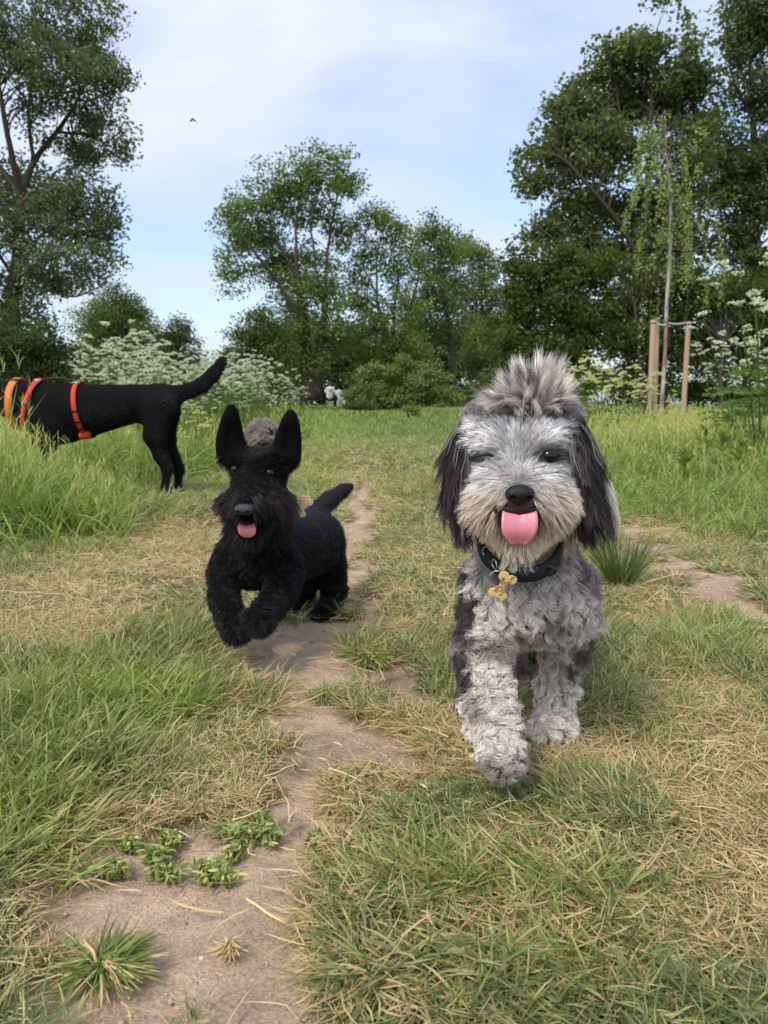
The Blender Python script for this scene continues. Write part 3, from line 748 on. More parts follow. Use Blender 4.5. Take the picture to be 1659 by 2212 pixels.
bush('pale leafed shrub between the bramble mound and the thicket', 50, 975, 885, [(955, 842, 26, 36, 0), (990, 860, 30, 24, 0), (1020, 862, 26, 20, 0)], (0.095, 0.140, 0.062), 124, .16, .45)
bush('wispy weed clump alone in the grass before the bushes', 24, 895, 930, [(893, 905, 20, 20, 0), (880, 918, 14, 10, 0)], (0.09, 0.145, 0.045), 125, .06, .16, per=16, ncl=1.2)
# ------------------------------------------------------------------ the young birch and its stakes
def birch():
    Yb = 13.0
    b0 = G(1425, 932)
    Yb = 13.0; b0 = P(1425, 932, Yb); b0[2] = hgt(b0[0], b0[1])
    root = empty('birch_sapling', b0, label='young weeping birch with a slim pale trunk tied between stakes', cat='tree')
    g = Geo()
    tp = [(1424, 950, .040), (1428, 900, .038), (1437, 760, .034), (1440, 660, .031), (1447, 560, .027), (1449, 450, .023), (1446, 400, .018), (1440, 330, .012), (1436, 250, .006)]
    pts = np.array([[*P(u, v, Yb), r] for u, v, r in tp])
    s_ = spline(pts, 44)
    v, q, t = tube_arr(s_[:, :3], s_[:, 3], 8)
    h = np.repeat(np.arange(44), 8)
    pat = fbm(v[:352, 2] * 5 + 3, np.zeros(352), seed=4)
    c = np.array((.46, .40, .36)) * (.8 + .4 * pat[:, None]); pink = sstep(.45, .62, noise3(v[:352, 2] * 1.3, v[:352, 2] * 0, seed=12))[:, None]
    c = c * (1 - pink) + np.array((.33, .20, .15)) * pink
    dk = (noise3(v[:352, 2] * 16, v[:352, 0] * 60, v[:352, 1] * 60, seed=8) > .72)[:, None]
    c = np.where(dk, c * .35, c)
    g.add(v, q, t, np.vstack([c, c[:1], c[-1:]]))
    r = np.random.default_rng(44)
    strands = []
    for i in range(46):
        f = r.uniform(.5, 1.0); j = int(f * 43); a = s_[j, :3]
        ang = r.uniform(0, 2 * math.pi); reach = r.uniform(.25, .95) * (1.15 - .35 * f)
        out = np.array([math.cos(ang), math.sin(ang) * .8, 0])
        tipz = r.uniform(.5, 2.3) * (.55 + .5 * (1 - f))
        p = np.array([a, a + out * reach * .5 + [0, 0, .18], a + out * reach * .85 + [0, 0, -.05], a + out * reach + [0, 0, -tipz * .5], a + out * reach * 1.03 + [0, 0, -tipz]])
        st = spline(p, 16)
        v, q, t = tube_arr(st, np.linspace(.008, .0016, 16), 4, cap=False)
        g.add(v, q, None, np.array((.12, .085, .07)))
        strands.append(st)
    link('trunk', g.mesh('trunk', True), M_BARK, root)
    ls = []
    for st in strands:
        if r.random() < .12: continue
        n = 120
        f = r.uniform(.25, 1, n) ** .8 * 15; i0 = np.minimum(f.astype(int), 14); w = (f - i0)[:, None]
        p = st[i0] * (1 - w) + st[i0 + 1] * w
        on = noise3(f * .55, np.full(n, r.uniform(0, 90))) > .36
        ls.append((p + r.normal(0, .035, (n, 3)))[on])
    L = np.vstack(ls); N = len(L)
    c = np.array((.33, .40, .16)) * r.uniform(.65, 1.25, N)[:, None]
    V, q, C = leaves(L, r.uniform(.035, .065, N), c, droop=1.5, asp=.7)
    gg = Geo(); gg.add(V, q, None, C)
    link('crown', gg.mesh('crown'), M_LEAF, root, kind='stuff')
    M_STAKE = vcol('stake_wood', .8, .2, .5, 30, .01)
    tops = []
    for (u0, v0, u1, v1, dY, rad, lab) in [(1402, 930, 1411, 697, 0, .044, 'thick round wooden stake left of the birch trunk'),
                                     (1415, 925, 1420, 694, .5, .036, 'wooden stake partly hidden behind the thick left stake'),
                                     (1474, 925, 1487, 700, .1, .042, 'round wooden stake standing alone right of the birch trunk')]:
        a, b = P(u0, v0, Yb + dY), P(u1, v1, Yb + dY); a[2] -= .15
        st = empty('wooden_stake', a + np.array([0, 0, .15]), label=lab, cat='stake', group='stakes around the young birch')
        pp = spline(np.array([[*a, rad * 1.05], [*((a + b) / 2), rad], [*(b - [0, 0, .03]), rad * .97], [*b, rad * .6]]), 12)
        v, q, t = tube_arr(pp[:, :3], pp[:, 3], 12)
        c = np.array((.46, .33, .225)) * (.8 + .4 * fbm(v[:, 0] * 30, v[:, 2] * 3, v[:, 1] * 30, seed=6)[:, None])
        g = Geo(); g.add(v, q, t, c)
        link('post', g.mesh('post', True), M_STAKE, st)
        v, q, t = tube_arr(np.array([pp[-4, :3] + [0, 0, -.0], pp[-4, :3] + [0, 0, -.05]]), [rad * 1.08] * 2, 12)
        g = Geo(); g.add(v, q, t, (.35, .34, .32)); link('strap_loop', g.mesh('strap_loop', True), M_STAKE, st)
        tops.append(pp[-4, :3])
    # the straps between stakes and trunk
    def strap(a, b, lab):
        m = (a + b) / 2 + np.array([0, 0, -.025])
        pts = spline([a, m, b], 8)
        d_ = (b - a) / np.linalg.norm(b - a); n = np.cross(d_, [0, 0, 1])
        ring = [np.array([0, 0, .016]) + n * .003, np.array([0, 0, -.016]) + n * .003, np.array([0, 0, -.016]) - n * .003, np.array([0, 0, .016]) - n * .003]
        v = np.array([p + o for p in pts for o in ring])
        i = np.arange(7)[:, None] * 4; j = np.arange(4)[None]; k = (j + 1) % 4
        q = np.stack([i + j, i + k, i + 4 + k, i + 4 + j], -1).reshape(-1, 4)
        g = Geo(); g.add(v, q, [[0, 1, 2], [0, 2, 3], [28, 30, 29], [28, 31, 30]], (.42, .41, .39))
        o = link('tree_tie', g.mesh('tree_tie'), M_STAKE); tag(o, lab, 'strap', 'ties holding the young birch')
    tk = s_[np.argmin(abs(s_[:, 2] - tops[0][2])), :3]
    strap(tk, tops[2], 'grey strap from the birch trunk to the right stake')
    strap(tops[0], tk + [0, -.03, -.04], 'short grey strap from the birch trunk to the left stakes')
birch()
# ------------------------------------------------------------------ cow parsley
def parsley_mesh(seed, H, nst, cream=False, spread=.35, umb=5):
    r = np.random.default_rng(seed)
    gs, gf, gl = Geo(), Geo(), Geo()
    cs = np.array((.13, .19, .06))
    fl = np.array((.82, .78, .45)) if cream else np.array((.74, .76, .62))
    for s in range(nst):
        a = r.uniform(0, 6.28); h = H * r.uniform(.62, 1.0)
        base = np.array([math.cos(a), math.sin(a), 0]) * .06
        top = np.array([math.cos(a) * spread * r.uniform(.3, 1), math.sin(a) * spread * r.uniform(.3, 1), h])
        mid = (base + top) / 2 + [0, 0, .05]
        st = spline([base, mid, top], 9)
        v, q, t = tube_arr(st, np.linspace(.006, .0025, 9), 4, cap=False); gs.add(v, q, None, cs)
        heads = [top]
        for k in range(umb):
            f = r.uniform(.45, .95); p0 = st[int(f * 8)]
            an = r.uniform(0, 6.28); ln = r.uniform(.10, .26)
            p1 = p0 + np.array([math.cos(an) * ln, math.sin(an) * ln, ln * r.uniform(.8, 1.4)])
            v, q, t = tube_arr(spline([p0, (p0 + p1) / 2 + [0, 0, -.02], p1], 4), .002, 3, cap=False); gs.add(v, q, None, cs)
            heads.append(p1)
        for hp in heads:
            R = r.uniform(.022, .046); n = 12
            tilt = r.normal(0, .25, 2)
            for i in range(n):
                rr = R * math.sqrt((i + .3) / n); an = i * 2.4
                c = hp + np.array([math.cos(an) * rr, math.sin(an) * rr, .022 - rr * .15 + tilt[0] * math.cos(an) * rr + tilt[1] * math.sin(an) * rr])
                gs.add(*tube_arr(np.array([hp, c]), .0009, 3, cap=False)[:2], None, cs)
                m = 5; u = r.normal(0, 1, (m, 3)) * .0075 * (R / .04); u[:, 2] *= .75
                V, q, C = leaves(c + u, np.full(m, .013 * R / .04) * r.uniform(.8, 1.3, m), fl * r.uniform(.85, 1.1, (m, 1)), asp=.9)
                gf.add(V, q, None, C)
        for k in range(7):       # ferny leaves
            f = r.uniform(.02, .62); p0 = st[int(f * 8)]; an = r.uniform(0, 6.28); ln = r.uniform(.12, .26) * (1.2 - f)
            tt = np.linspace(0, 1, 9)[1:]
            ax = np.array([math.cos(an), math.sin(an), .45])
            sd = np.array([-math.sin(an), math.cos(an), 0])
            c = []
            for t_ in tt:
                for w in (-1, -.5, 0, .5, 1):
                    c.append(p0 + ax * ln * t_ - [0, 0, t_ * t_ * ln * .45] + sd * w * ln * .42 * (1 - t_ * .75) + r.normal(0, .005, 3))
            c = np.array(c)
            V, q, C = leaves(c, np.full(len(c), ln * .17), np.array((.17, .25, .075)) * r.uniform(.7, 1.25, (len(c), 1)))
            gl.add(V, q, None, C)
    return gs.mesh('stem'), gf.mesh('flower_head'), gl.mesh('leaf')
WH = [parsley_mesh(200 + i, 1.0, 4) for i in range(4)]
CR = [parsley_mesh(300 + i, .95, 4, True, .3, 5) for i in range(2)]
def put_parsley(u, Y, scale, kind, label, group, i, rz):
    x = (u - 829.5) / F * (Y * cp + (CH - .3) * sp)
    root = empty('cow_parsley', (x, Y, float(hgt(x, Y)) - .01), label=label, cat='plant', group=group)
    root.rotation_euler = (0, 0, rz); root.scale = (scale,) * 3
    st, fl, lf = kind[i % len(kind)]
    for nm, me, m, k in (('stem', st, M_LEAF, None), ('flower_head', fl, M_FLOWER, 'stuff'), ('leaf', lf, M_LEAF, 'stuff')):
        o = bpy.data.objects.new(nm, me); COL.objects.link(o)
        if not len(me.materials): me.materials.append(m)
        o.parent = root; tag(o, kind=k)
rr = np.random.default_rng(77)
i = 0
for Yr, ulo, uhi, n, h0 in [(8.5, 215, 420, 6, 1.0), (10, 190, 560, 11, 1.15), (12, 180, 600, 14, 1.32), (15, 200, 640, 15, 1.5), (19, 420, 660, 11, 1.35)]:
    for k in range(n):
        u = ulo + (uhi - ulo) * (k + rr.random()) / n
        bump = 1.0 + .22 * math.exp(-((u - 270) / 50) ** 2) - .15 * (u < 215) + .06 * math.exp(-((u - 500) / 60) ** 2)
        fall = 1 - .38 * float(sstep(540, 670, u))
        put_parsley(u, Yr + rr.uniform(-.7, .7), h0 * bump * fall * rr.uniform(.72, 1.12) * (.88), WH, 'white cow parsley in the flowering bank behind the black dog', 'cow parsley of the left bank', i, rr.uniform(0, 6.28)); i += 1
for (u, Y, s) in [(1250, 10, 1.02), (1278, 9.5, 1.05), (1306, 10.5, .98), (1335, 9.6, .95), (1365, 10.4, .9), (1392, 10, .86), (1232, 11, 1.0), (1420, 10.6, .78)]:
    put_parsley(u, Y, s, CR, 'cream flowering cow parsley between the fluffy dog and the stakes', 'cream cow parsley left of the stakes', i, rr.uniform(0, 6.28)); i += 1
for (u, Y, s, lab) in [(1655, 5.6, 1.32, 'tallest cow parsley, cut by the right edge of the view'), (1615, 6.2, 1.12, 'cow parsley just left of the tallest one at the right edge'), (1575, 6.6, .92, 'lower cow parsley standing apart, nearest to the right stake'),
                    (1640, 6.9, 1.1, None), (1690, 6.2, 1.3, None), (1600, 7.4, .9, None)]:
    put_parsley(u, Y, s, WH, lab or 'cow parsley behind the tallest ones at the right edge', 'cow parsley at the right edge', i, rr.uniform(0, 6.28)); i += 1
for (u, Y, s, lab) in [(355, 5.9, .55, 'low cow parsley in long grass behind the tail of the black dog'), (405, 5.8, .56, 'low cow parsley nearest to the left ear of the terrier')]:
    put_parsley(u, Y, s, CR, lab, 'low cow parsley by the walked strip', i, rr.uniform(0, 6.28)); i += 1
# ------------------------------------------------------------------ bodies as one continuous skin (smooth union of limbs, surface nets)
def cap(p0, p1, r0, r1=None): return ('c', np.asarray(p0, float), np.asarray(p1, float), r0, r1 if r1 is not None else r0)
def rotm(yaw=0, pitch=0, roll=0):
    return np.array(Matrix.Rotation(yaw, 3, 'Z') @ Matrix.Rotation(pitch, 3, 'X') @ Matrix.Rotation(roll, 3, 'Y'))
def ell(c, r, R=None): return ('e', np.asarray(c, float), np.asarray(r, float), np.eye(3) if R is None else np.asarray(R, float))
def chain(pts):      # rows (x, y, z, r)
    return [cap(a[:3], b[:3], a[3], b[3]) for a, b in zip(pts[:-1], pts[1:])]
def prim_d(p, pr):
    if pr[0] == 'c':
        a, b, r0, r1 = pr[1:]
        ab = b - a; L2 = (ab * ab).sum() + 1e-12
        t = np.clip(((p - a) @ ab) / L2, 0, 1)
        return np.linalg.norm(p - a - t[..., None] * ab, axis=-1) - (r0 + (r1 - r0) * t)
    c, r, R = pr[1:]
    q = (p - c) @ R
    k0 = np.linalg.norm(q / r, axis=-1); k1 = np.linalg.norm(q / (r * r), axis=-1)
    return k0 * (k0 - 1) / np.maximum(k1, 1e-9)
def prim_box(pr):
    if pr[0] == 'c':
        R = max(pr[3], pr[4]); return np.minimum(pr[1], pr[2]) - R, np.maximum(pr[1], pr[2]) + R
    R = pr[2].max(); return pr[1] - R, pr[1] + R
def skin(prims, vox, k, sub=()):
    bb = [prim_box(p) for p in prims]
    lo = np.min([b[0] for b in bb], 0) - vox * 3 - k; hi = np.max([b[1] for b in bb], 0) + vox * 3 + k
    n = np.ceil((hi - lo) / vox).astype(int) + 1
    ax = [lo[i] + np.arange(n[i]) * vox for i in range(3)]
    D = np.zeros(n); 
    for ix in range(0, n[0], 24):
        g = np.stack(np.meshgrid(ax[0][ix:ix+24], ax[1], ax[2], indexing='ij'), -1)
        acc = 0
        for pr in prims:
            acc = acc + np.exp(-np.clip(prim_d(g, pr), -1, 1) / k)
        d = -k * np.log(np.maximum(acc, 1e-300))
        for pr in sub:
            d = np.maximum(d, -prim_d(g, pr))
        D[ix:ix+24] = d
    ins = D < 0
    # cells
    idx = -np.ones(np.array(n) - 1, int)
    c = [ins[dx:n[0]-1+dx, dy:n[1]-1+dy, dz:n[2]-1+dz] for dx in (0, 1) for dy in (0, 1) for dz in (0, 1)]
    s = sum(x.astype(int) for x in c)
    act = (s > 0) & (s < 8)
    cells = np.argwhere(act); idx[act] = np.arange(len(cells))
    acc = np.zeros((len(cells), 3)); cnt = np.zeros(len(cells))
    off = [(0,0,0),(0,0,1),(0,1,0),(0,1,1),(1,0,0),(1,0,1),(1,1,0),(1,1,1)]
    dv = np.stack([D[cells[:,0]+o[0], cells[:,1]+o[1], cells[:,2]+o[2]] for o in off], 1)
    for a in range(8):
        for b in range(a + 1, 8):
            df = np.abs(np.array(off[a]) - np.array(off[b]))
            if df.sum() != 1: continue
            m = (dv[:, a] < 0) != (dv[:, b] < 0)
            t = dv[m, a] / (dv[m, a] - dv[m, b])
            acc[m] += np.array(off[a]) + t[:, None] * (np.array(off[b]) - np.array(off[a])); cnt[m] += 1
    V = lo + (cells + acc / cnt[:, None]) * vox
    Q = []
    for a in range(3):
        b, c_ = (a + 1) % 3, (a + 2) % 3
        sl0 = [slice(None)] * 3; sl1 = [slice(None)] * 3
        sl0[a] = slice(0, -1); sl1[a] = slice(1, None)
        A, B = ins[tuple(sl0)], ins[tuple(sl1)]
        e = np.argwhere(A != B)
        e = e[(e[:, b] > 0) & (e[:, c_] > 0) & (e[:, b] < n[b]-1) & (e[:, c_] < n[c_]-1)]
        q = []
        for (ob, oc) in ((1, 1), (0, 1), (0, 0), (1, 0)):
            f = e.copy(); f[:, b] -= ob; f[:, c_] -= oc
            q.append(idx[f[:, 0], f[:, 1], f[:, 2]])
        q = np.stack(q, 1)
        fl = ~A[e[:, 0], e[:, 1], e[:, 2]]
        q[fl] = q[fl][:, ::-1]
        Q.append(q)
    return V, np.concatenate(Q)
def normals_of(V, Q):
    fn = np.cross(V[Q[:, 2]] - V[Q[:, 0]], V[Q[:, 3]] - V[Q[:, 1]])
    vn = np.zeros_like(V)
    for i in range(4): np.add.at(vn, Q[:, i], fn)
    return vn / np.maximum(np.linalg.norm(vn, axis=1)[:, None], 1e-12), fn
def roots_on(V, Q, n, r):
    vn, fn = normals_of(V, Q)
    A = np.linalg.norm(fn, axis=1); p = A / A.sum()
    f = r.choice(len(Q), n, p=p)
    a, b = r.random(n)[:, None], r.random(n)[:, None]
    q = Q[f]
    pos = (V[q[:,0]]*(1-a) + V[q[:,1]]*a)*(1-b) + (V[q[:,3]]*(1-a) + V[q[:,2]]*a)*b
    nr = (vn[q[:,0]]*(1-a) + vn[q[:,1]]*a)*(1-b) + (vn[q[:,3]]*(1-a) + vn[q[:,2]]*a)*b
    return pos, nr / np.linalg.norm(nr, axis=1)[:, None]
def unit(v): return v / np.maximum(np.linalg.norm(v, axis=-1, keepdims=True), 1e-9)
def curves_obj(name, pts, rad, col, mat, parent, **kw):
    """pts N x K x 3 strands; rad root radius N; col N x 3"""
    N, K = pts.shape[:2]
    cd = bpy.data.hair_curves.new(name)
    cd.add_curves([K] * N) if hasattr(cd, 'add_curves') else None
    cd.attributes['position'].data.foreach_set('vector', pts.astype(np.float32).ravel())
    ra = cd.attributes.get('radius') or cd.attributes.new('radius', 'FLOAT', 'POINT')
    taper = (1 - np.linspace(0, 1, K) ** 2 * .8)
    ra.data.foreach_set('value', (rad[:, None] * taper[None]).astype(np.float32).ravel())
    ca = cd.attributes.new('col', 'FLOAT_COLOR', 'POINT')
    c = np.ones((N, K, 4), np.float32)
    c[:, :, :3] = col if col.ndim == 3 else col[:, None]
    ca.data.foreach_set('color', c.ravel())
    return link(name, cd, mat, parent, kind='stuff', **kw)
def groom(root, nrm, direc, length, r, K=8, clump=None, nclump=1500, cl=.7, curl=0.0, freq=2.0, jitter=.12, grav=0.0, frizz=0.0, lift=.22, push=.5):
    """strands from root along direc; they gather into locks (clump) and curl with their lock"""
    N = len(root)
    t = np.linspace(0, 1, K)
    d = unit(direc + r.normal(0, jitter, (N, 3)))
    dn = (d * nrm).sum(1)[:, None]; d = unit(d + nrm * np.maximum(lift - dn, 0))     # never into the skin
    # grow: start more along the normal, then lay over
    P0 = np.zeros((N, K, 3)); P0[:, 0] = root - nrm * .002
    for k in range(1, K):
        f = t[k]
        dd = unit(nrm * (push * (1 - f) ** 2) + d + np.array([0, 0, -grav]) * f); q_ = (dd * nrm).sum(1)[:, None]; dd = dd + nrm * np.maximum(.06 - q_, 0)
        P0[:, k] = P0[:, k-1] + dd * (length / (K - 1))[:, None]
    if nclump:
        sel = r.choice(N, min(nclump, N), replace=False)
        cr = root[sel]
        # nearest clump centre through a coarse grid
        own = np.zeros(N, int)
        cf, rf = cr.astype(np.float32), root.astype(np.float32)
        c2 = (cf ** 2).sum(1)
        for a in range(0, N, 4000):
            own[a:a+4000] = (c2[None] - 2 * rf[a:a+4000] @ cf.T).argmin(1)
        C = P0[sel][own]
        w = (cl * t ** .8)[None, :, None] * np.where(r.random(N) < .14, r.uniform(0, .5, N), r.uniform(.75, 1.1, N))[:, None, None]
        P0 = P0 * (1 - w) + (C + (P0[:, :1] - C[:, :1]) * .25) * w
        if np.any(np.asarray(curl) > 0):
            ph = r.uniform(0, 2 * math.pi, len(sel))[own] + r.normal(0, .35, N)
            fr = (freq * r.uniform(.7, 1.35, len(sel)))[own]
            am = np.broadcast_to(np.asarray(curl, float), (N,)) * r.uniform(.5, 1.3, len(sel))[own]
            ax = unit(np.cross(d, nrm + .01)); bx = nrm
            hand = np.where(r.random(len(sel)) < .5, 1, -1)[own]
            th = ph[:, None] + fr[:, None] * 2 * math.pi * t[None] * hand[:, None]
            ramp_ = (t ** .7)[None, :, None]
            P0 = P0 + am[:, None, None] * ramp_ * ((np.cos(th) - np.cos(ph)[:, None])[..., None] * ax[:, None] + .7 * (np.sin(th) + 1.0 - (np.sin(ph) + 1.0)[:, None] * (1 - ramp_[..., 0]))[..., None] * bx[:, None])
    if frizz:
        P0[:, 1:] += np.cumsum(r.normal(0, frizz, (N, K - 1, 3)), 1)
    return P0
def fur_mat(name, rough=.5, spec=.35, sheen=0.0):
    m, nt, b = new_mat(name)
    a = nt.nodes.new('ShaderNodeAttribute'); a.attribute_name = 'col'
    nt.links.new(a.outputs['Color'], b.inputs['Base Color'])
    b.inputs['Roughness'].default_value = rough; b.inputs['Specular IOR Level'].default_value = spec
    return m
def body_mesh(name, V, Q, col, mat, parent, **kw):
    return link(name, mesh_np(name, V, Q, col=col, smooth=True), mat, parent, **kw)
def bump_blend(x, c, w): return np.exp(-((x - c) / w) ** 2)
def near_uv(u, v, c, ru, rv=None): rv = rv or ru; return np.exp(-(((u - c[0]) / ru) ** 2 + ((v - c[1]) / rv) ** 2))
def sphere_obj(name, c, r, mat, parent, R=None, **kw):
    V, Q = skin([ell(c, r if np.ndim(r) else (r, r, r), R)], np.min(r) * .28, np.min(r) * .05)
    return link(name, mesh_np(name, V, Q, smooth=True), mat, parent, **kw)
M_SKIN = vcol('dog_skin', .85, .06, .3, 90, .002)
M_EYE = plain('eye', (.006, .004, .004), .06, .45)
M_NOSE = plain('nose', (.006, .005, .006), .42, .35, bump=.5, bscale=420)
M_TONGUE = plain('tongue', (.74, .25, .29), .30, .6, bump=.2, bscale=420, sub=.3)
M_MOUTH = plain('mouth', (.028, .007, .009), .5, .3)
M_METAL = plain('metal', (.62, .60, .58), .22, .6, metal=1.0)
M_BRASS = plain('brass_tag', (.95, .66, .27), .4, .5, metal=.15)
M_PRINT = plain('print', (.06, .035, .015), .7)
def band(pts, nrm, width, thick, closed=False):
    """flat strap along pts; nrm: outward at each point; width runs across"""
    pts = np.asarray(pts, float); nrm = unit(np.asarray(nrm, float)); n = len(pts)
    t = unit(np.gradient(pts, axis=0)) if not closed else unit(np.roll(pts, -1, 0) - np.roll(pts, 1, 0))
    w = unit(np.cross(t, nrm)) * np.broadcast_to(np.asarray(width, float), (n,))[:, None] * .5
    o = nrm * thick * .5
    V = np.stack([pts + w + o, pts - w + o, pts - w - o, pts + w - o], 1).reshape(-1, 3)
    m = n if closed else n - 1
    i = np.arange(m)[:, None] * 4; i2 = ((np.arange(m) + 1) % n)[:, None] * 4; j = np.arange(4)[None]; k = (j + 1) % 4
    q = np.stack([i + j, i + k, i2 + k, i2 + j], -1).reshape(-1, 4)
    if not closed:
        e = (n - 1) * 4
        q = np.vstack([q, [[0, 3, 2, 1], [e, e + 1, e + 2, e + 3]]])
    return V, q
def bone_tag(parent, c, rot_deg, L, name='bone_tag', mat=None, lines=(), tilt=0.2):
    """flat bone-shaped tag facing the viewer, long axis turned rot_deg from upright"""
    a = L * .30; rr = L * .19
    pr = [cap((0, 0, -a), (0, 0, a), L * .145)] + [ell((sx * L * .165, 0, sz * L * .36), (rr, rr, rr)) for sx in (-1, 1) for sz in (-1, 1)]
    V, Q = skin(pr, L / 42, L * .012)
    V = V * np.array([1, .11, 1])
    V[:, 1] = np.clip(V[:, 1], -L * .018, L * .018)
    R = np.array(Matrix.Rotation(tilt, 3, 'X') @ Matrix.Rotation(math.radians(rot_deg), 3, 'Y'))
    o = link(name, mesh_np(name, V @ R.T + c, Q), mat or M_BRASS, parent)
    if lines:
        g = Geo(); dg = bpy.context.evaluated_depsgraph_get()
        for li, s in enumerate(lines):
            fc = bpy.data.curves.new('t', 'FONT'); fc.body = s; fc.size = L * .17; fc.align_x = 'CENTER'; fc.extrude = L * .002; fc.resolution_u = 1
            to = bpy.data.objects.new('t', fc); COL.objects.link(to); bpy.context.view_layer.update()
            me = bpy.data.meshes.new_from_object(to.evaluated_get(bpy.context.evaluated_depsgraph_get()))
            vv = np.array([v.co[:] for v in me.vertices]); 
            tt = []
            for p in me.polygons:
                ix = list(p.vertices); tt += [[ix[0], ix[k], ix[k+1]] for k in range(1, len(ix) - 1)]
            bpy.data.objects.remove(to); bpy.data.meshes.remove(me)
            # text x runs along the long axis
            loc = np.stack([-(vv[:, 1] * 1 - L * .055) - (1 - li) * -L * .13 * 1.0, -L * .019 - vv[:, 2] - .0002, vv[:, 0]], 1)
            g.add(loc @ R.T + c, None, tt)
        link('lettering', g.mesh('lettering'), M_PRINT, o)
    return o
def tongue_obj(path, hw, parent, thick=.003, groove=.0014, cup=.004, face=(0, -1, .15), mat=None):
    """flat tongue: path rows of points, hw half width at the root"""
    nf, ns = 22, 13
    c = spline(np.array(path), nf); f = np.linspace(0, 1, nf)
    w = hw * np.where(f > .62, np.sqrt(np.clip(1 - ((f - .62) / .39) ** 2, 0, 1)), 1) * (1 - .06 * np.cos(f * 6))
    s = np.linspace(-1, 1, ns)
    t = unit(np.gradient(c, axis=0)); side = np.tile([1.0, 0, 0], (nf, 1)); nr = unit(np.cross(side, t)); nr *= np.sign(nr @ np.array(face, float))[:, None]
    nr = nr
    h = (cup * (np.abs(s) ** 2.2) * .6 - groove * np.exp(-(s / .13) ** 2))[None] * (1 - .5 * f[:, None])
    A = c[:, None] + side[:, None] * (w[:, None] * s[None])[..., None] + nr[:, None] * h[..., None]
    B = A - nr[:, None] * (thick * np.sqrt(np.clip(1.02 - s ** 4, 0, 1)))[None, :, None]
    V = np.concatenate([A.reshape(-1, 3), B.reshape(-1, 3)])
    i = np.arange(nf - 1)[:, None] * ns + np.arange(ns - 1)[None]
    q = np.stack([i, i + 1, i + ns + 1, i + ns], -1).reshape(-1, 4); o = nf * ns
    q = np.vstack([q, q[:, ::-1] + o])
    j = np.arange(nf - 1) * ns
    rim = [np.stack([j, j + ns, j + ns + o, j + o], 1), np.stack([j + ns - 1, j + ns - 1 + o, j + 2*ns - 1 + o, j + 2*ns - 1], 1)]
    e = (nf - 1) * ns + np.arange(ns - 1); rim.append(np.stack([e, e + 1, e + 1 + o, e + o], 1))
    return link('tongue', mesh_np('tongue', V, np.vstack([q] + rim), smooth=True), mat or M_TONGUE, parent)
def loop_on(prims, k, c, e1, e2, off, n=48, a0=0, a1=2 * math.pi, rmax=.4):
    """points round a body: from c outward in the plane e1, e2 until the skin is met"""
    a = np.linspace(a0, a1, n, endpoint=abs(a1 - a0) < 6.2)
    d = np.cos(a)[:, None] * np.array(e1, float) + np.sin(a)[:, None] * np.array(e2, float)
    lo, hi = np.zeros(n), np.full(n, rmax)
    def D(p):
        acc = 0
        for pr in prims: acc = acc + np.exp(-np.clip(prim_d(p, pr), -1, 1) / k)
        return -k * np.log(np.maximum(acc, 1e-300))
    for _ in range(30):
        m = (lo + hi) / 2; ins = D(c + d * m[:, None]) < 0
        lo = np.where(ins, m, lo); hi = np.where(ins, hi, m)
    return c + d * (lo + off)[:, None], d
def hit(prims, k, u, v, push=0.0):
    """the skin point that the view line through (u, v) meets; push moves it outward (towards the viewer)"""
    Ys = np.linspace(.6, 4.6, 4001)
    p = np.array([P(u, v, y) for y in Ys])
    acc = 0
    for pr in prims: acc = acc + np.exp(-np.clip(prim_d(p, pr), -1, 1) / k)
    d = -k * np.log(np.maximum(acc, 1e-300))
    i = int(np.argmax(d < 0))
    return P(u, v, Ys[i] - push)
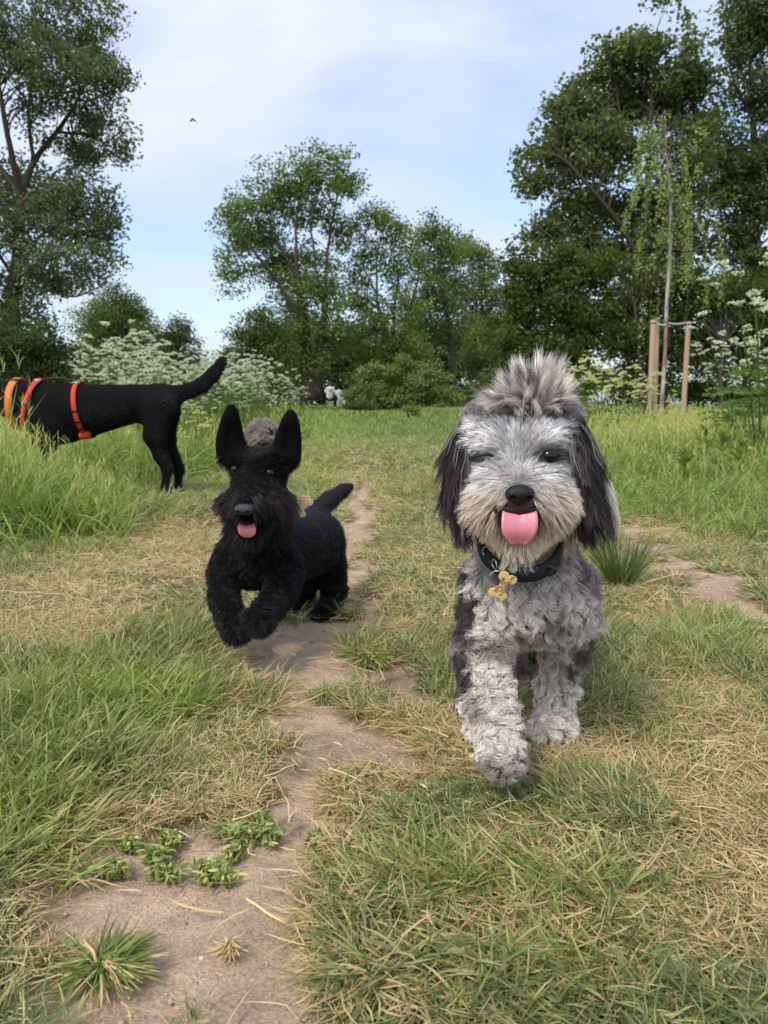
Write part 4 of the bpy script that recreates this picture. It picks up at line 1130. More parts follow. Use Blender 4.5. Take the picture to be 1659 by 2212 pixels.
# ------------------------------------------------------------------ the fluffy grey dog
def grey_dog():
    r = np.random.default_rng(5)
    base = G(1165, 1592)
    root = empty('fluffy_dog', base, label='fluffy grey and white dog with tongue out trotting towards the viewer', cat='dog')
    q = lambda u, v, Y, rad: [*P(u, v, Y), rad]
    qz = lambda u, Y, z, rad: [*PZ(u, Y, z), rad]
    prims = [
        ell(P(1126, 974, 1.00), (.0565, .066, .060)),                       # skull
        ell(P(1122, 1065, .955), (.056, .050, .046)),                      # face
        ell(P(1072, 1086, .935), (.028, .032, .028)), ell(P(1174, 1084, .935), (.028, .032, .028)),   # cheeks
        cap(P(1123, 1062, .93), P(1123, 1072, .892), .026, .020),
        cap(P(1123, 1138, .96), P(1122, 1164, .938), .030, .024),      # lower jaw
        cap(P(1128, 1060, 1.03), P(1132, 1240, 1.06), .056, .060),
        ell(P(1140, 1268, 1.075), (.070, .085, .068)),
        cap(PZ(1140, 1.12, .245), PZ(1132, 1.42, .25), .070, .070),
        ell(P(1058, 1290, 1.06), (.034, .05, .055)), ell(P(1224, 1290, 1.07), (.036, .05, .055)),
    ]
    prims += chain([q(1050, 1330, 1.05, .031), q(1045, 1420, 1.0, .029), q(1049, 1500, .955, .0255), q(1064, 1565, .925, .0215), q(1078, 1608, .905, .020)])
    prims += [ell(P(1083, 1626, .895), (.021, .024, .017)), ell(P(1090, 1640, .882), (.012, .014, .012)), ell(P(1070, 1640, .882), (.011, .014, .012))]
    prims += chain([q(1226, 1330, 1.07, .030), q(1220, 1410, 1.095, .025), q(1200, 1490, 1.10, .0195), q(1193, 1550, 1.10, .018)])
    prims += [ell(P(1191, 1568, 1.088), (.023, .030, .015)), ell(P(1174, 1574, 1.07), (.012, .014, .010)), ell(P(1202, 1574, 1.07), (.012, .014, .010))]
    prims += chain([qz(1088, 1.40, .19, .052), qz(1085, 1.34, .125, .036), qz(1092, 1.37, .075, .022), qz(1106, 1.30, .03, .018)]) + [ell(PZ(1110, 1.285, .018), (.022, .028, .014))]
    prims += chain([qz(1165, 1.42, .19, .052), qz(1172, 1.40, .12, .034), qz(1165, 1.48, .09, .022), qz(1160, 1.45, .045, .018)]) + [ell(PZ(1158, 1.44, .038), (.02, .026, .014))]
    # ear flaps
    for pts in ([(1026, 915, 1.0), (1000, 980, 1.0), (1004, 1060, .995), (1016, 1110, .99)], [(1228, 905, 1.0), (1252, 980, 1.0), (1258, 1060, .995), (1256, 1105, .985)]):
        pts = [P(*p) for p in pts]
        for a, b in zip(pts[:-1], pts[1:]):
            for f in (0, .5):
                prims.append(ell(a * (1 - f) + b * f, (.012, .026, .026)))
    V, Q = skin(prims, .0062, .0075)
    eyeR, eyeL = P(1182, 984, .948), P(1040, 988, .95)
    nose_c = P(1123, 1066, .878)

    def regions(p):
        u, v = UV(p)
        ear = np.maximum(sstep(1022, 1004, u + (v - 1000) * -.10) , sstep(1222, 1240, u)) * sstep(885, 915, v) * sstep(1185, 1165, v) * (p[:, 1] > .955)
        head = sstep(1215, 1195, v - np.abs(u - 1128) * -.35) * (p[:, 1] < 1.075) * (1 - ear)
        return u, v, ear, head
    def coat(p):
        u, v, ear, head = regions(p)
        n = fbm(p[:, 0] * 22, p[:, 2] * 22, p[:, 1] * 22, seed=40); n2 = fbm(p[:, 0] * 55, p[:, 2] * 55, p[:, 1] * 55, seed=41)
        cream = np.array((.84, .76, .68)); grey = np.array((.37, .30, .265)); dark = np.array((.060, .046, .046)); tan = np.array((.68, .56, .44)); tan2 = np.array((.42, .325, .24))
        m = sstep(.42, .62, n)[:, None]
        c = cream * (1 - m) + grey * m
        # dark patches of the coat
        dk = np.maximum.reduce([near_uv(u, v, (1010, 1330), 34, 90), near_uv(u, v, (1000, 1440), 22, 70), near_uv(u, v, (1020, 1235), 34, 34) * .75, near_uv(u, v, (1255, 1395), 30, 30) * 1.1, near_uv(u, v, (1232, 1440), 22, 30) * .9,
                                near_uv(u, v, (1105, 1420), 40, 50) * (p[:, 1] > 1.2) * 1.3, near_uv(u, v, (1165, 1400), 40, 60) * (p[:, 1] > 1.2) * 1.3, near_uv(u, v, (1150, 1262), 60, 26) * .62, near_uv(u, v, (1240, 1250), 40, 30) * .5, near_uv(u, v, (1090, 1300), 34, 26) * .5,
                                near_uv(u, v, (1215, 1215), 60, 20) * .35, near_uv(u, v, (1075, 1400), 60, 22) * .4])
        dk = sstep(.42, .68, dk + (n2 - .5) * .7)[:, None]
        c = c * (1 - dk) + dark * dk * (1 + .8 * n2[:, None])
        ty = (near_uv(u, v, (1160, 1390), 80, 42) * .9)[:, None]
        c = c * (1 - ty * .6) + tan * .75 * ty * .6
        # head
        h = head[:, None]
        fc = (np.array((.98, .95, .93)) * (1 - .38 * sstep(.5, .66, n2)[:, None])) * np.ones_like(c)
        mz = sstep(1015, 1085, v + 12 * (n - .5))[:, None]
        fc = fc * (1 - mz) + tan * mz
        fc = fc * (1 - (near_uv(u, v, (1123, 1045), 46, 40) * .75)[:, None]) + np.array((.26, .225, .21)) * (near_uv(u, v, (1123, 1045), 46, 40) * .75)[:, None]
        eyed = np.maximum.reduce([near_uv(u, v, (1184, 985), 34, 22) * 1.5, near_uv(u, v, (1040, 990), 40, 15) * 1.1, near_uv(u, v, (1222, 985), 18, 44) * .8, near_uv(u, v, (1215, 1020), 22, 30) * .7]) [:, None]
        eyed = np.clip(eyed * 1.1, 0, .93); fc = fc * (1 - eyed) + np.array((.055, .042, .040)) * eyed
        st = (bump_blend(u, 1140, 16) * sstep(1000, 960, v) * .45)[:, None]
        fc = fc * (1 - st) + grey * .7 * st
        lowj = sstep(1120, 1140, v)[:, None] * .0
        md = (near_uv(u, v, (1065, 1120), 60, 26) + near_uv(u, v, (1185, 1120), 60, 26)).clip(0, 1)[:, None] * .55
        fc = fc * (1 - md) + tan2 * md
        tp = sstep(912, 893, v)[:, None]; fc = fc * (1 - tp) + np.array((.30, .26, .245)) * tp
        jw = sstep(1130, 1150, v)[:, None] * bump_blend(u, 1122, 70)[:, None]
        fc = fc * (1 - jw) + np.array((.92, .80, .60)) * jw
        c = c * (1 - h) + fc * h
        e = ear[:, None]
        ec = np.array((.024, .018, .019)) * (1 + 1.6 * sstep(.5, .72, n2)[:, None])
        c = c * (1 - e) + ec * e
        return c
    vn, _ = normals_of(V, Q)
    bu, bv = UV(V); lipw = (near_uv(bu, bv, (1122, 1089), 26, 13) * (V[:, 1] < .94))[:, None] ** .5
    body_mesh('body', V, Q, coat(V) * .38 * (1 - lipw) + np.array((.045, .032, .030)) * lipw, M_SKIN, root)  # skin darkened under the fur: shade between strands put into its colour
    # ---- fur
    FM = fur_mat('dog_fur', .55, .25)
    eyes = [(1182, 984, 17), (1182, 990, 14)]
    def avoid(u, v, y):
        a = (near_uv(u, v, (1183, 988), 18, 11) > .42) | (near_uv(u, v, (1123, 1064), 27, 16) > .42) | ((np.abs(u - 1122) < 42) & (v > 1101) & (v < 1112))
        a |= (((u - 1122) / 41) ** 2 + ((v - 1122) / 55) ** 2 < 1) & (v > 1095)
        return a & (y < 1.0)
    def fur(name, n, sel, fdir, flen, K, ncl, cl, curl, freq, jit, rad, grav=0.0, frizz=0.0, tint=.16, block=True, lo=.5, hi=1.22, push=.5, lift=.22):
        p, nr = roots_on(V, Q, n * 3, r)
        u, v, ear, head = regions(p)
        k = sel(u, v, ear, head, p)
        # only what the coat shows: skip belly inside
        p, nr, u, v, ear, head = p[k][:n], nr[k][:n], u[k][:n], v[k][:n], ear[k][:n], head[k][:n]
        d = fdir(u, v, p, nr); L = flen(u, v, p) * r.uniform(.7, 1.15, len(p))
        st = groom(p, nr, d, L, r, K, nclump=ncl, cl=cl, curl=curl(u, v, p) if callable(curl) else curl, freq=freq, jitter=jit, grav=grav, frizz=frizz, push=push, lift=lift)
        c = coat(p)
        # strands vary; tips paler
        c = c * r.uniform(1 - tint, 1 + tint * 1.3, (len(p), 1))
        if block:
            su, sv = UV(st); bad = avoid(su, sv, st[..., 1]).any(1)
            st, c = st[~bad], c[~bad]
        cc = c[:, None] * np.linspace(lo, hi, K)[None, :, None]  # darker roots, paler tips: shading of the coat's depth put into the colour
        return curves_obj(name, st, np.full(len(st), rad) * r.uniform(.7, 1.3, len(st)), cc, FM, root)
    # body and legs: curly locks hanging down
    def bdir(u, v, p, nr): 
        w = np.array([0, -.1, -1.0])
        leg = sstep(1400, 1440, v)[:, None]
        side = np.sin(fbm(p[:, 0] * 14, p[:, 2] * 14, p[:, 1] * 14, seed=66) * 14)[:, None] * np.array([[.55, 0, 0]])
        return nr * (.48 - .22 * leg) + w * (.8 - .1 * leg) + side
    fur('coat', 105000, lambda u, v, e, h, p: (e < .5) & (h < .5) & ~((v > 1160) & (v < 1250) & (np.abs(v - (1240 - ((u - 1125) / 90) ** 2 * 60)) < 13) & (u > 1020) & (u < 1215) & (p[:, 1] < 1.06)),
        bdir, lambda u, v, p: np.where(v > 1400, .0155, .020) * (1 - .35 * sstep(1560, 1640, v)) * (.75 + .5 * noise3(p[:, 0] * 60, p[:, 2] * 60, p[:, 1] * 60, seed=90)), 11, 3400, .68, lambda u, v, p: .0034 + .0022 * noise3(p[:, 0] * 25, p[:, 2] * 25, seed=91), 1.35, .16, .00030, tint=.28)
    # head
    ncen = P(1123, 1035, .90)
    def hdir(u, v, p, nr):
        rad_ = unit(p - ncen) * np.array([1.0, .35, 1.0])
        up_ = sstep(1010, 960, v)[:, None]
        low = sstep(1120, 1160, v)[:, None]
        g = np.array([0, -.05, -1.0])
        return nr * .35 + rad_ * (1.0 - .25 * low) + g * (.28 * (1 - up_) + .55 * low) + np.array([0, 0, .5]) * up_ * bump_blend(u, 1128, 40)[:, None] - np.array([0, 0, .45]) * up_ * (1 - bump_blend(u, 1128, 55)[:, None])
    def hlen(u, v, p):
        l = (.0165 + .0075 * sstep(1040, 1100, v)) * (1 - .5 * sstep(930, 905, v))
        l = l * (1 - .62 * near_uv(u, v, (1123, 1040), 44, 46)) * (1 - .45 * near_uv(u, v, (1182, 984), 40, 26)) * (1 - .3 * near_uv(u, v, (1040, 988), 40, 20))
        return l * (1 - .5 * sstep(1130, 1180, v) * bump_blend(u, 1125, 90))
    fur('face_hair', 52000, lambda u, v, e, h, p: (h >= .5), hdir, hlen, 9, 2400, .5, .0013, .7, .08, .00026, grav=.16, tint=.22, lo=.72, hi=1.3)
    # ears
    def edir(u, v, p, nr):
        s = np.where(u < 1130, -1.0, 1.0)[:, None]
        low = sstep(1030, 1120, v)[:, None]
        wav = (np.sin(v / 16.0 + fbm(p[:, 0] * 40, p[:, 2] * 40, seed=33) * 9) * .22)[:, None] * np.array([[1.0, 0, 0]])
        return np.array([0, -.08, -1.0]) + nr * np.array([.08, .5, .02]) * (1 - .6 * low) + np.where(s > 0, .26, .06) * low * np.array([[1.0, 0, 0]]) + wav
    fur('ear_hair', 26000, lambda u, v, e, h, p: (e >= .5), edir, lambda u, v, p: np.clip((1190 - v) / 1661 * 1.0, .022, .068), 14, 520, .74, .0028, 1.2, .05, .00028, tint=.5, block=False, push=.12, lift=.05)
    # pale strands at the back of the right ear
    n = 900
    a = np.array([P(*x) for x in zip(r.uniform(1292, 1304, n), r.uniform(1010, 1050, n), r.uniform(1.005, 1.02, n))])
    st = groom(a, np.tile([1.0, 0, 0], (n, 1)), np.tile([.16, 0, -1.0], (n, 1)), r.uniform(.05, .082, n), r, 10, nclump=24, cl=.7, curl=.003, freq=.8, jitter=.05)
    curves_obj('ear_hair', st, np.full(n, .0003), np.tile((.85, .78, .66), (n, 1)) * r.uniform(.7, 1.2, (n, 1)), FM, root, label='pale cream strands behind the dark ear')
    # topknot: a fan of long wavy locks
    tips = []
    for i in range(360):
        a = math.radians(np.clip(r.normal(0, 42), -76, 76)); 
        R_ = r.uniform(.62, 1.10)
        rim = 120 - 20 * (abs(a) / 1.5) ** 2 + 12 * math.sin(3.2 * a + .4) - 24 * (abs(a) < .12)
        tips.append((1148 + math.sin(a) * rim * R_ * 1.02, 900 - math.cos(a) * rim * R_ * 1.02, .975 + r.uniform(-.05, .06)))
    pp, cc, ww = [], [], []
    for (tu, tv, tY) in tips:
        b_ = P(1148 + r.normal(0, 16) + (tu - 1148) * .22, 893 + r.normal(0, 6), .985 + r.normal(0, .016))
        t_ = P(tu, tv, tY); Lk = np.linalg.norm(t_ - b_)
        mid = (b_ + t_) / 2 + np.array([0, -.006, .010 if tv > 850 else 0]) + r.normal(0, .003, 3)
        end = t_ + r.normal(0, .004, 3)
        n = int(r.integers(16, 50)); t = np.linspace(0, 1, 12)[None, :, None]
        B = b_ + r.normal(0, .0035, (n, 1, 3)); T = end + r.normal(0, .0015, (n, 1, 3)) + (end - b_) * r.uniform(-.22, .08, (n, 1, 1)) ; Md = mid + r.normal(0, .0022, (n, 1, 3))
        s_ = B * (1 - t) ** 2 + 2 * t * (1 - t) * Md + t * t * T
        wav = .0030 * np.sin(t * r.uniform(4, 9) + r.uniform(0, 6)) * t
        s_ = s_ + wav * np.array([math.cos(r.uniform(0, 6)), .2, math.sin(r.uniform(0, 6))]) + (r.normal(0, .0028, (n, 1, 3)) * t ** 3)
        pp.append(s_)
        base_c = np.array((.60, .54, .50)) if r.random() < .6 else np.array((.26, .22, .205))
        if r.random() < .2: base_c = np.array((.95, .88, .80))
        if tv < 850 and abs(tu - 1170) < 30: base_c = base_c * 1.1
        cc.append(np.tile(base_c, (n, 1)) * r.uniform(.65, 1.3, (n, 1)))
    st = np.concatenate(pp); c = np.concatenate(cc)
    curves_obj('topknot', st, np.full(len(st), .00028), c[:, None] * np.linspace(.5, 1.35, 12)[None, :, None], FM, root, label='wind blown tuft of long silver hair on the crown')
    # ---- face features
    sphere_obj('eye', eyeR + np.array([0, -.008, 0]), (.0112, .010, .0098), M_EYE, root)
    # the winking eye: a closed lid line
    lid = spline([P(1012, 992, .932), P(1030, 986, .926), P(1050, 982, .924), P(1066, 985, .928)], 12)
    v, q_, t = tube_arr(lid, np.array([.0008] + [.0018] * 10 + [.0008]), 6); g = Geo(); g.add(v, q_, t)
    link('eyelid', g.mesh('eyelid', True), M_NOSE, root, label='dark line of the winking closed eye')
    nz = [ell(nose_c, (.0150, .012, .0105)), ell(nose_c + [0, .002, -.007], (.0075, .010, .008)), ell(nose_c + [-.0085, 0, -.001], (.0078, .010, .0078)), ell(nose_c + [.0085, 0, -.001], (.0078, .010, .0078))]
    sub = [ell(nose_c + [s * .0095, -.012, -.004], (.0036, .007, .0026), rotm(0, 0, s * .5)) for s in (-1, 1)] + [cap(nose_c + [0, -.0145, .0], nose_c + [0, -.013, -.014], .0010)]
    v, q_ = skin(nz, .0009, .0016, sub)
    link('nose', mesh_np('nose', v, q_, smooth=True), M_NOSE, root)
    # mouth and tongue
    mc = hit(prims, .0075, 1122, 1106, -.002)
    v, q_ = skin([ell(mc + [0, 0, .002], (.0275, .0050, .0062)), ell(mc + [0, .003, -.012], (.0250, .0050, .0150)), ell(mc + [-.0245, .004, .003], (.0042, .0050, .0045)), ell(mc + [.0245, .004, .003], (.0042, .0050, .0045))], .0018, .003)
    link('mouth', mesh_np('mouth', v, q_, smooth=True), M_MOUTH, root)
    my = mc[1] + .003
    tongue_obj([P(1122, 1101, my + .004), P(1122, 1107, my - .006), P(1122, 1128, my - .013), P(1121, 1153, my - .014), P(1121, 1177, my - .006)], .0198, root, .0020, cup=.0055)
    # ---- collar with ring and bone tag
    cpts = [(1030, 1150, 1.035), (1037, 1180, 1.00), (1055, 1208, .975), (1088, 1228, .955), (1128, 1238, .95), (1168, 1230, .957), (1195, 1208, .975), (1208, 1178, 1.00), (1216, 1150, 1.04)]
    fr_ = [P(*p) for p in cpts]
    back = [PZ(1200, 1.12, .36), PZ(1130, 1.15, .37), PZ(1060, 1.12, .36)]
    ring = spline(np.array(fr_ + back + [fr_[0]]), 80)[:-1]
    cen = ring.mean(0); nr = ring - cen; nr[:, 2] *= .2
    v, q_ = band(ring, nr, .019, .003, True); g = Geo(); g.add(v, q_, None)
    v = v + np.array([0, -.010, 0]) * (v[:, 1:2] < 1.06); g = Geo(); g.add(v, q_, None)
    M_COLLAR = plain('collar_webbing', (.008, .016, .016), .6, .4, bump=.5, bscale=500)
    co = link('collar', g.mesh('collar', True), M_COLLAR, root, label='black and dark green webbing collar')
    M_GREEN = plain('collar_green', (.006, .06, .045), .6, .3)
    seg = spline(np.array(fr_), 60)[14:30]; nn = seg - cen; nn[:, 2] *= .2
    v, q_ = band(seg + unit(nn) * .0024, nn, .010, .0015); g = Geo(); g.add(v, q_, None); link('stripe', g.mesh('stripe'), M_GREEN, co)
    bk = fr_[5] + np.array([.004, -.004, 0]); v, q_ = skin([ell(bk, (.017, .004, .009))], .0015, .001, [ell(bk + [0, -.004, 0], (.010, .004, .004))]); link('buckle', mesh_np('buckle', v, q_, smooth=True), plain('buckle', (.01, .01, .01), .3, .5), co)
    def torus(name, c, R_, r_, axis, par):
        a = np.linspace(0, 2 * math.pi, 40); ax = unit(np.array(axis, float)); e1 = unit(np.cross(ax, [0, 0, 1.01])); e2 = np.cross(ax, e1)
        pts = c + R_ * (np.cos(a)[:, None] * e1 + np.sin(a)[:, None] * e2)
        v, q_, t = tube_arr(pts, r_, 6); g = Geo(); g.add(v, q_, t); return link(name, g.mesh(name, True), M_METAL, par)
    torus('ring', P(1068, 1218, .945), .0062, .0009, (1, .35, .15), co)
    torus('ring', P(1074, 1250, .938), .0100, .0008, (.25, 1, .05), co)
    torus('ring', P(1052, 1192, .972), .0070, .0011, (.7, .7, .1), co)
    bone_tag(co, P(1086, 1266, .930), 28, .0345, lines=('07 THORNDALE', 'LOCK', 'EN2 2AB'))
    return root
grey_dog()
# ------------------------------------------------------------------ the black terrier in mid-run
def terrier():
    r = np.random.default_rng(15)
    root = empty('black_terrier', G(600, 1330), label='small black terrier with pricked ears running, front paws off the ground', cat='dog')
    q = lambda u, v, Y, rad: [*P(u, v, Y), rad]
    prims = [
        ell(P(560, 1014, 1.475), (.054, .060, .042)), ell(P(552, 1045, 1.44), (.042, .045, .038)),
        cap(P(547, 1055, 1.42), P(528, 1096, 1.345), .034, .0185),
        ell(P(512, 1082, 1.40), (.030, .03, .024)), ell(P(590, 1082, 1.41), (.036, .032, .028)),
        cap(P(548, 1110, 1.44), P(535, 1152, 1.385), .030, .020),
        cap(P(562, 1040, 1.51), P(556, 1170, 1.54), .050, .062),
        ell(P(548, 1200, 1.555), (.070, .08, .062)),
        cap(P(572, 1190, 1.60), P(672, 1172, 1.84), .076, .082),
        ell(P(488, 1222, 1.53), (.026, .045, .048)), ell(P(618, 1225, 1.54), (.032, .045, .05)),
        ell(P(706, 1210, 1.86), (.036, .06, .066)),
    ]
    prims += chain([q(482, 1235, 1.5, .030), q(484, 1285, 1.47, .025), q(500, 1332, 1.42, .021), q(510, 1356, 1.395, .020)]) + [ell(P(512, 1364, 1.385), (.021, .024, .014))]
    prims += chain([q(614, 1240, 1.52, .036), q(606, 1275, 1.47, .028), q(578, 1312, 1.41, .022), q(560, 1335, 1.37, .021)]) + [ell(P(556, 1343, 1.355), (.026, .020, .020))]
    prims += chain([q(712, 1225, 1.84, .042), q(724, 1268, 1.88, .027), q(714, 1300, 1.84, .020), q(703, 1320, 1.76, .018)]) + [ell(P(698, 1324, 1.745), (.022, .028, .013))]
    prims += chain([q(655, 1240, 1.84, .040), q(652, 1280, 1.87, .026), q(645, 1300, 1.84, .020), q(638, 1310, 1.80, .018)]) + [ell(P(636, 1312, 1.79), (.022, .024, .013))]
    prims += chain([q(688, 1100, 1.88, .024), q(712, 1080, 1.92, .020), q(740, 1060, 1.96, .015), q(758, 1050, 1.98, .008)])
    sub = []
    for (b, m, t, s) in [((503, 992), (497, 945), (500, 888), -1), ((617, 1000), (622, 950), (628, 900), 1)]:
        pts = spline(np.array([P(*b, 1.48), P(*m, 1.48), P(*t, 1.475)]), 9)
        for c, w in zip(pts, [.027, .0265, .026, .025, .0235, .021, .0175, .0140, .0095]):
            prims.append(ell(c, (w * .92, .010, .014), rotm(s * -.25)))
        sub.append(ell(P(m[0] + s * 1, m[1] + 6, 1.458), (.016, .012, .038), rotm(s * -.25)))
    V, Q = skin(prims, .0060, .006, sub)
    BK = np.array((.0045, .0037, .0039)); BR = np.array((.015, .009, .007))
    def coat(p):
        u, v = UV(p)
        n = fbm(p[:, 0] * 30, p[:, 2] * 30, p[:, 1] * 30, seed=140)
        br = np.clip(near_uv(u, v, (480, 1088), 26, 20) + near_uv(u, v, (610, 1085), 40, 22) * .9 + .5 * sstep(1240, 1330, v) * (p[:, 1] < 1.56) * sstep(.5, .65, n), 0, 1)[:, None]
        return BK * (1 - br) + BR * br + np.array((.010, .010, .012)) * 1.6 * (sstep(1210, 1090, v) * (p[:, 1] > 1.6))[:, None] + BK * .5 * n[:, None]  # brown tints are coat; the paler back is sheen painted into the colour
    body_mesh('body', V, Q, coat(V) * .8, M_SKIN, root)
    FM = fur_mat('black_fur', .42, .26)
    pR, pL = hit(prims, .006, 582, 1022, -.0035), hit(prims, .006, 508, 1014, -.0035)
    def fur(name, n, sel, fdir, flen, K, ncl, cl, curl, freq, jit, rad, grav=0.0):
        p, nr = roots_on(V, Q, n * 3, r); u, v = UV(p)
        k = sel(u, v, p, nr); p, nr, u, v = p[k][:n], nr[k][:n], u[k][:n], v[k][:n]
        L = flen(u, v, p) * r.uniform(.65, 1.2, len(p))
        st = groom(p, nr, fdir(u, v, p, nr), L, r, K, nclump=ncl, cl=cl, curl=curl, freq=freq, jitter=jit, grav=grav)
        c = coat(p) * r.uniform(.6, 2.2, (len(p), 1)) + np.array((.050, .047, .050)) * (r.random((len(p), 1)) < .10) * noise3(p[:, 0] * 30, p[:, 2] * 30, p[:, 1] * 30, seed=7)[:, None] ** 2 * 1.6 + .016 * (1.5 * near_uv(u, v, (545, 1045), 26, 60) * (p[:, 1] < 1.5))[:, None]  # scattered pale strands and paler nose bridge: fur highlights painted into the colour
        su, sv = UV(st)
        bad = ((near_uv(su, sv, (582, 1022), 11, 9) > .45) | (near_uv(su, sv, (508, 1014), 10, 9) > .5) | (near_uv(su, sv, (527, 1100), 18, 12) > .5) | (((su - 533) / 21) ** 2 + ((sv - 1142) / 19) ** 2 < 1)) & (st[..., 1] < 1.46)
        bad = bad.any(1)
        return curves_obj(name, st[~bad], np.full((~bad).sum(), rad) * r.uniform(.7, 1.3, (~bad).sum()), c[~bad], FM, root)
    isear = lambda u, v, p: (v < 985) & ((u < 530) | (u > 592)) & (p[:, 1] < 1.6)
    ishead = lambda u, v, p: (p[:, 1] < 1.53) & (v < 1172) & ~isear(u, v, p)
    islow = lambda u, v, p: (p[:, 1] < 1.62) & (v >= 1172) | (v > 1262)
    hc = P(545, 1040, 1.36)
    def hd(u, v, p, nr):
        out = unit(p - hc) * np.array([1, .3, 1.0])
        brow = (near_uv(u, v, (505, 995), 28, 18) + near_uv(u, v, (590, 1000), 34, 20)).clip(0, 1)[:, None]
        low = sstep(1040, 1080, v)[:, None]
        top = sstep(1010, 980, v)[:, None]
        return nr * .45 + out * (.5 + .4 * low) + np.array([0, -.1, -1.0]) * (.3 + .35 * low) * (1 - top) + np.array([0, -.9, -.25]) * brow + np.array([0, .9, .05]) * top * (1 - brow)
    def hl(u, v, p):
        brow = (near_uv(u, v, (503, 992), 28, 18) + near_uv(u, v, (592, 998), 34, 20)).clip(0, 1)
        return .006 + .012 * brow + .022 * sstep(1045, 1085, v) - .009 * near_uv(u, v, (527, 1090), 26, 30)
    fur('face_hair', 24000, lambda u, v, p, nr: ishead(u, v, p), hd, hl, 9, 900, .55, .0010, .6, .12, .00032, .1)
    fur('ear_hair', 7000, lambda u, v, p, nr: isear(u, v, p), lambda u, v, p, nr: np.array([0, 0, 1.0]) + nr * .5, lambda u, v, p: .007 + 0 * u, 4, 0, 0, 0, 1, .3, .00030)
    fur('leg_hair', 30000, lambda u, v, p, nr: islow(u, v, p), lambda u, v, p, nr: np.array([0, 0, -1.0]) + nr * .5, lambda u, v, p: .011 + .006 * sstep(1250, 1330, v), 8, 1500, .6, .0016, 1.0, .2, .00036)
    fur('coat', 26000, lambda u, v, p, nr: ~ishead(u, v, p) & ~isear(u, v, p) & ~islow(u, v, p), lambda u, v, p, nr: np.array([.55, .8, -.35]) + nr * .25, lambda u, v, p: .010 + 0 * u, 6, 600, .45, 0, 1, .2, .00036)
    sphere_obj('eye', pR, .0085, M_EYE, root); sphere_obj('eye', pL, .0080, M_EYE, root)
    nc = P(527, 1100, 1.328)
    v, q_ = skin([ell(nc, (.0155, .012, .0095)), ell(nc + [-.008, 0, -.001], (.0075, .010, .008)), ell(nc + [.008, 0, -.001], (.0075, .010, .008))], .0012, .0015, [ell(nc + [s * .0085, -.010, -.004], (.003, .006, .0025)) for s in (-1, 1)])
    link('nose', mesh_np('nose', v, q_, smooth=True), plain('terrier_nose', (.03, .03, .033), .45, .5, bump=.6, bscale=400), root)
    v, q_ = skin([ell(P(533, 1136, 1.372), (.0195, .016, .015))], .0018, .002)
    link('mouth', mesh_np('mouth', v, q_, smooth=True), M_MOUTH, root)
    tongue_obj([P(533, 1128, 1.372), P(533, 1138, 1.352), P(534, 1150, 1.348), P(535, 1161, 1.352)], .0150, root, .003, .001, .003, mat=plain('dark_tongue', (.62, .20, .22), .35, .5, bump=.2, bscale=300))
    # chain collar and bone tag flung out sideways
    c = P(560, 1088, 1.525)
    ring, d = loop_on(prims, .008, c, (1, 0, .12), (0, 1, .15), .004, 64, rmax=.12)
    g = Geo()
    nl = 44; rs = spline(np.vstack([ring, ring[:1]]), nl + 1)[:-1]
    col = empty('collar', (0, 0, 0)); col.parent = root; col.location = -Vector(root.location)
    me = None
    for i in range(nl):
        a = rs[i]; b = rs[(i + 1) % nl]; t = unit(b - a); o = unit(np.cross(t, [0, 0, 1.0] if i % 2 else (a - c)))
        th = np.linspace(0, 2 * math.pi, 9)[:-1]
        pts = (a + b) / 2 + np.cos(th)[:, None] * t * np.linalg.norm(b - a) * .66 + np.sin(th)[:, None] * o * .0032
        v, q_, tt = tube_arr(np.vstack([pts, pts[:1]]), .0011, 4, cap=False); g = Geo(); g.add(v, q_)
        lk = bpy.data.objects.new('link', g.mesh('link', True)); COL.objects.link(lk); lk.data.materials.append(M_METAL); lk.parent = col
    chainp = spline(np.array([P(626, 1072, 1.50), P(632, 1082, 1.495), P(641, 1090, 1.49)]), 6)
    g = Geo(); g.add(*tube_arr(chainp, .0012, 6)); o = link('tag_ring', g.mesh('tag_ring', True), M_METAL, root)
    bone_tag(root, P(654, 1094, 1.485), 32, .040, mat=plain('pale_brass', (.85, .60, .46), .35, .5, metal=.35))
terrier()

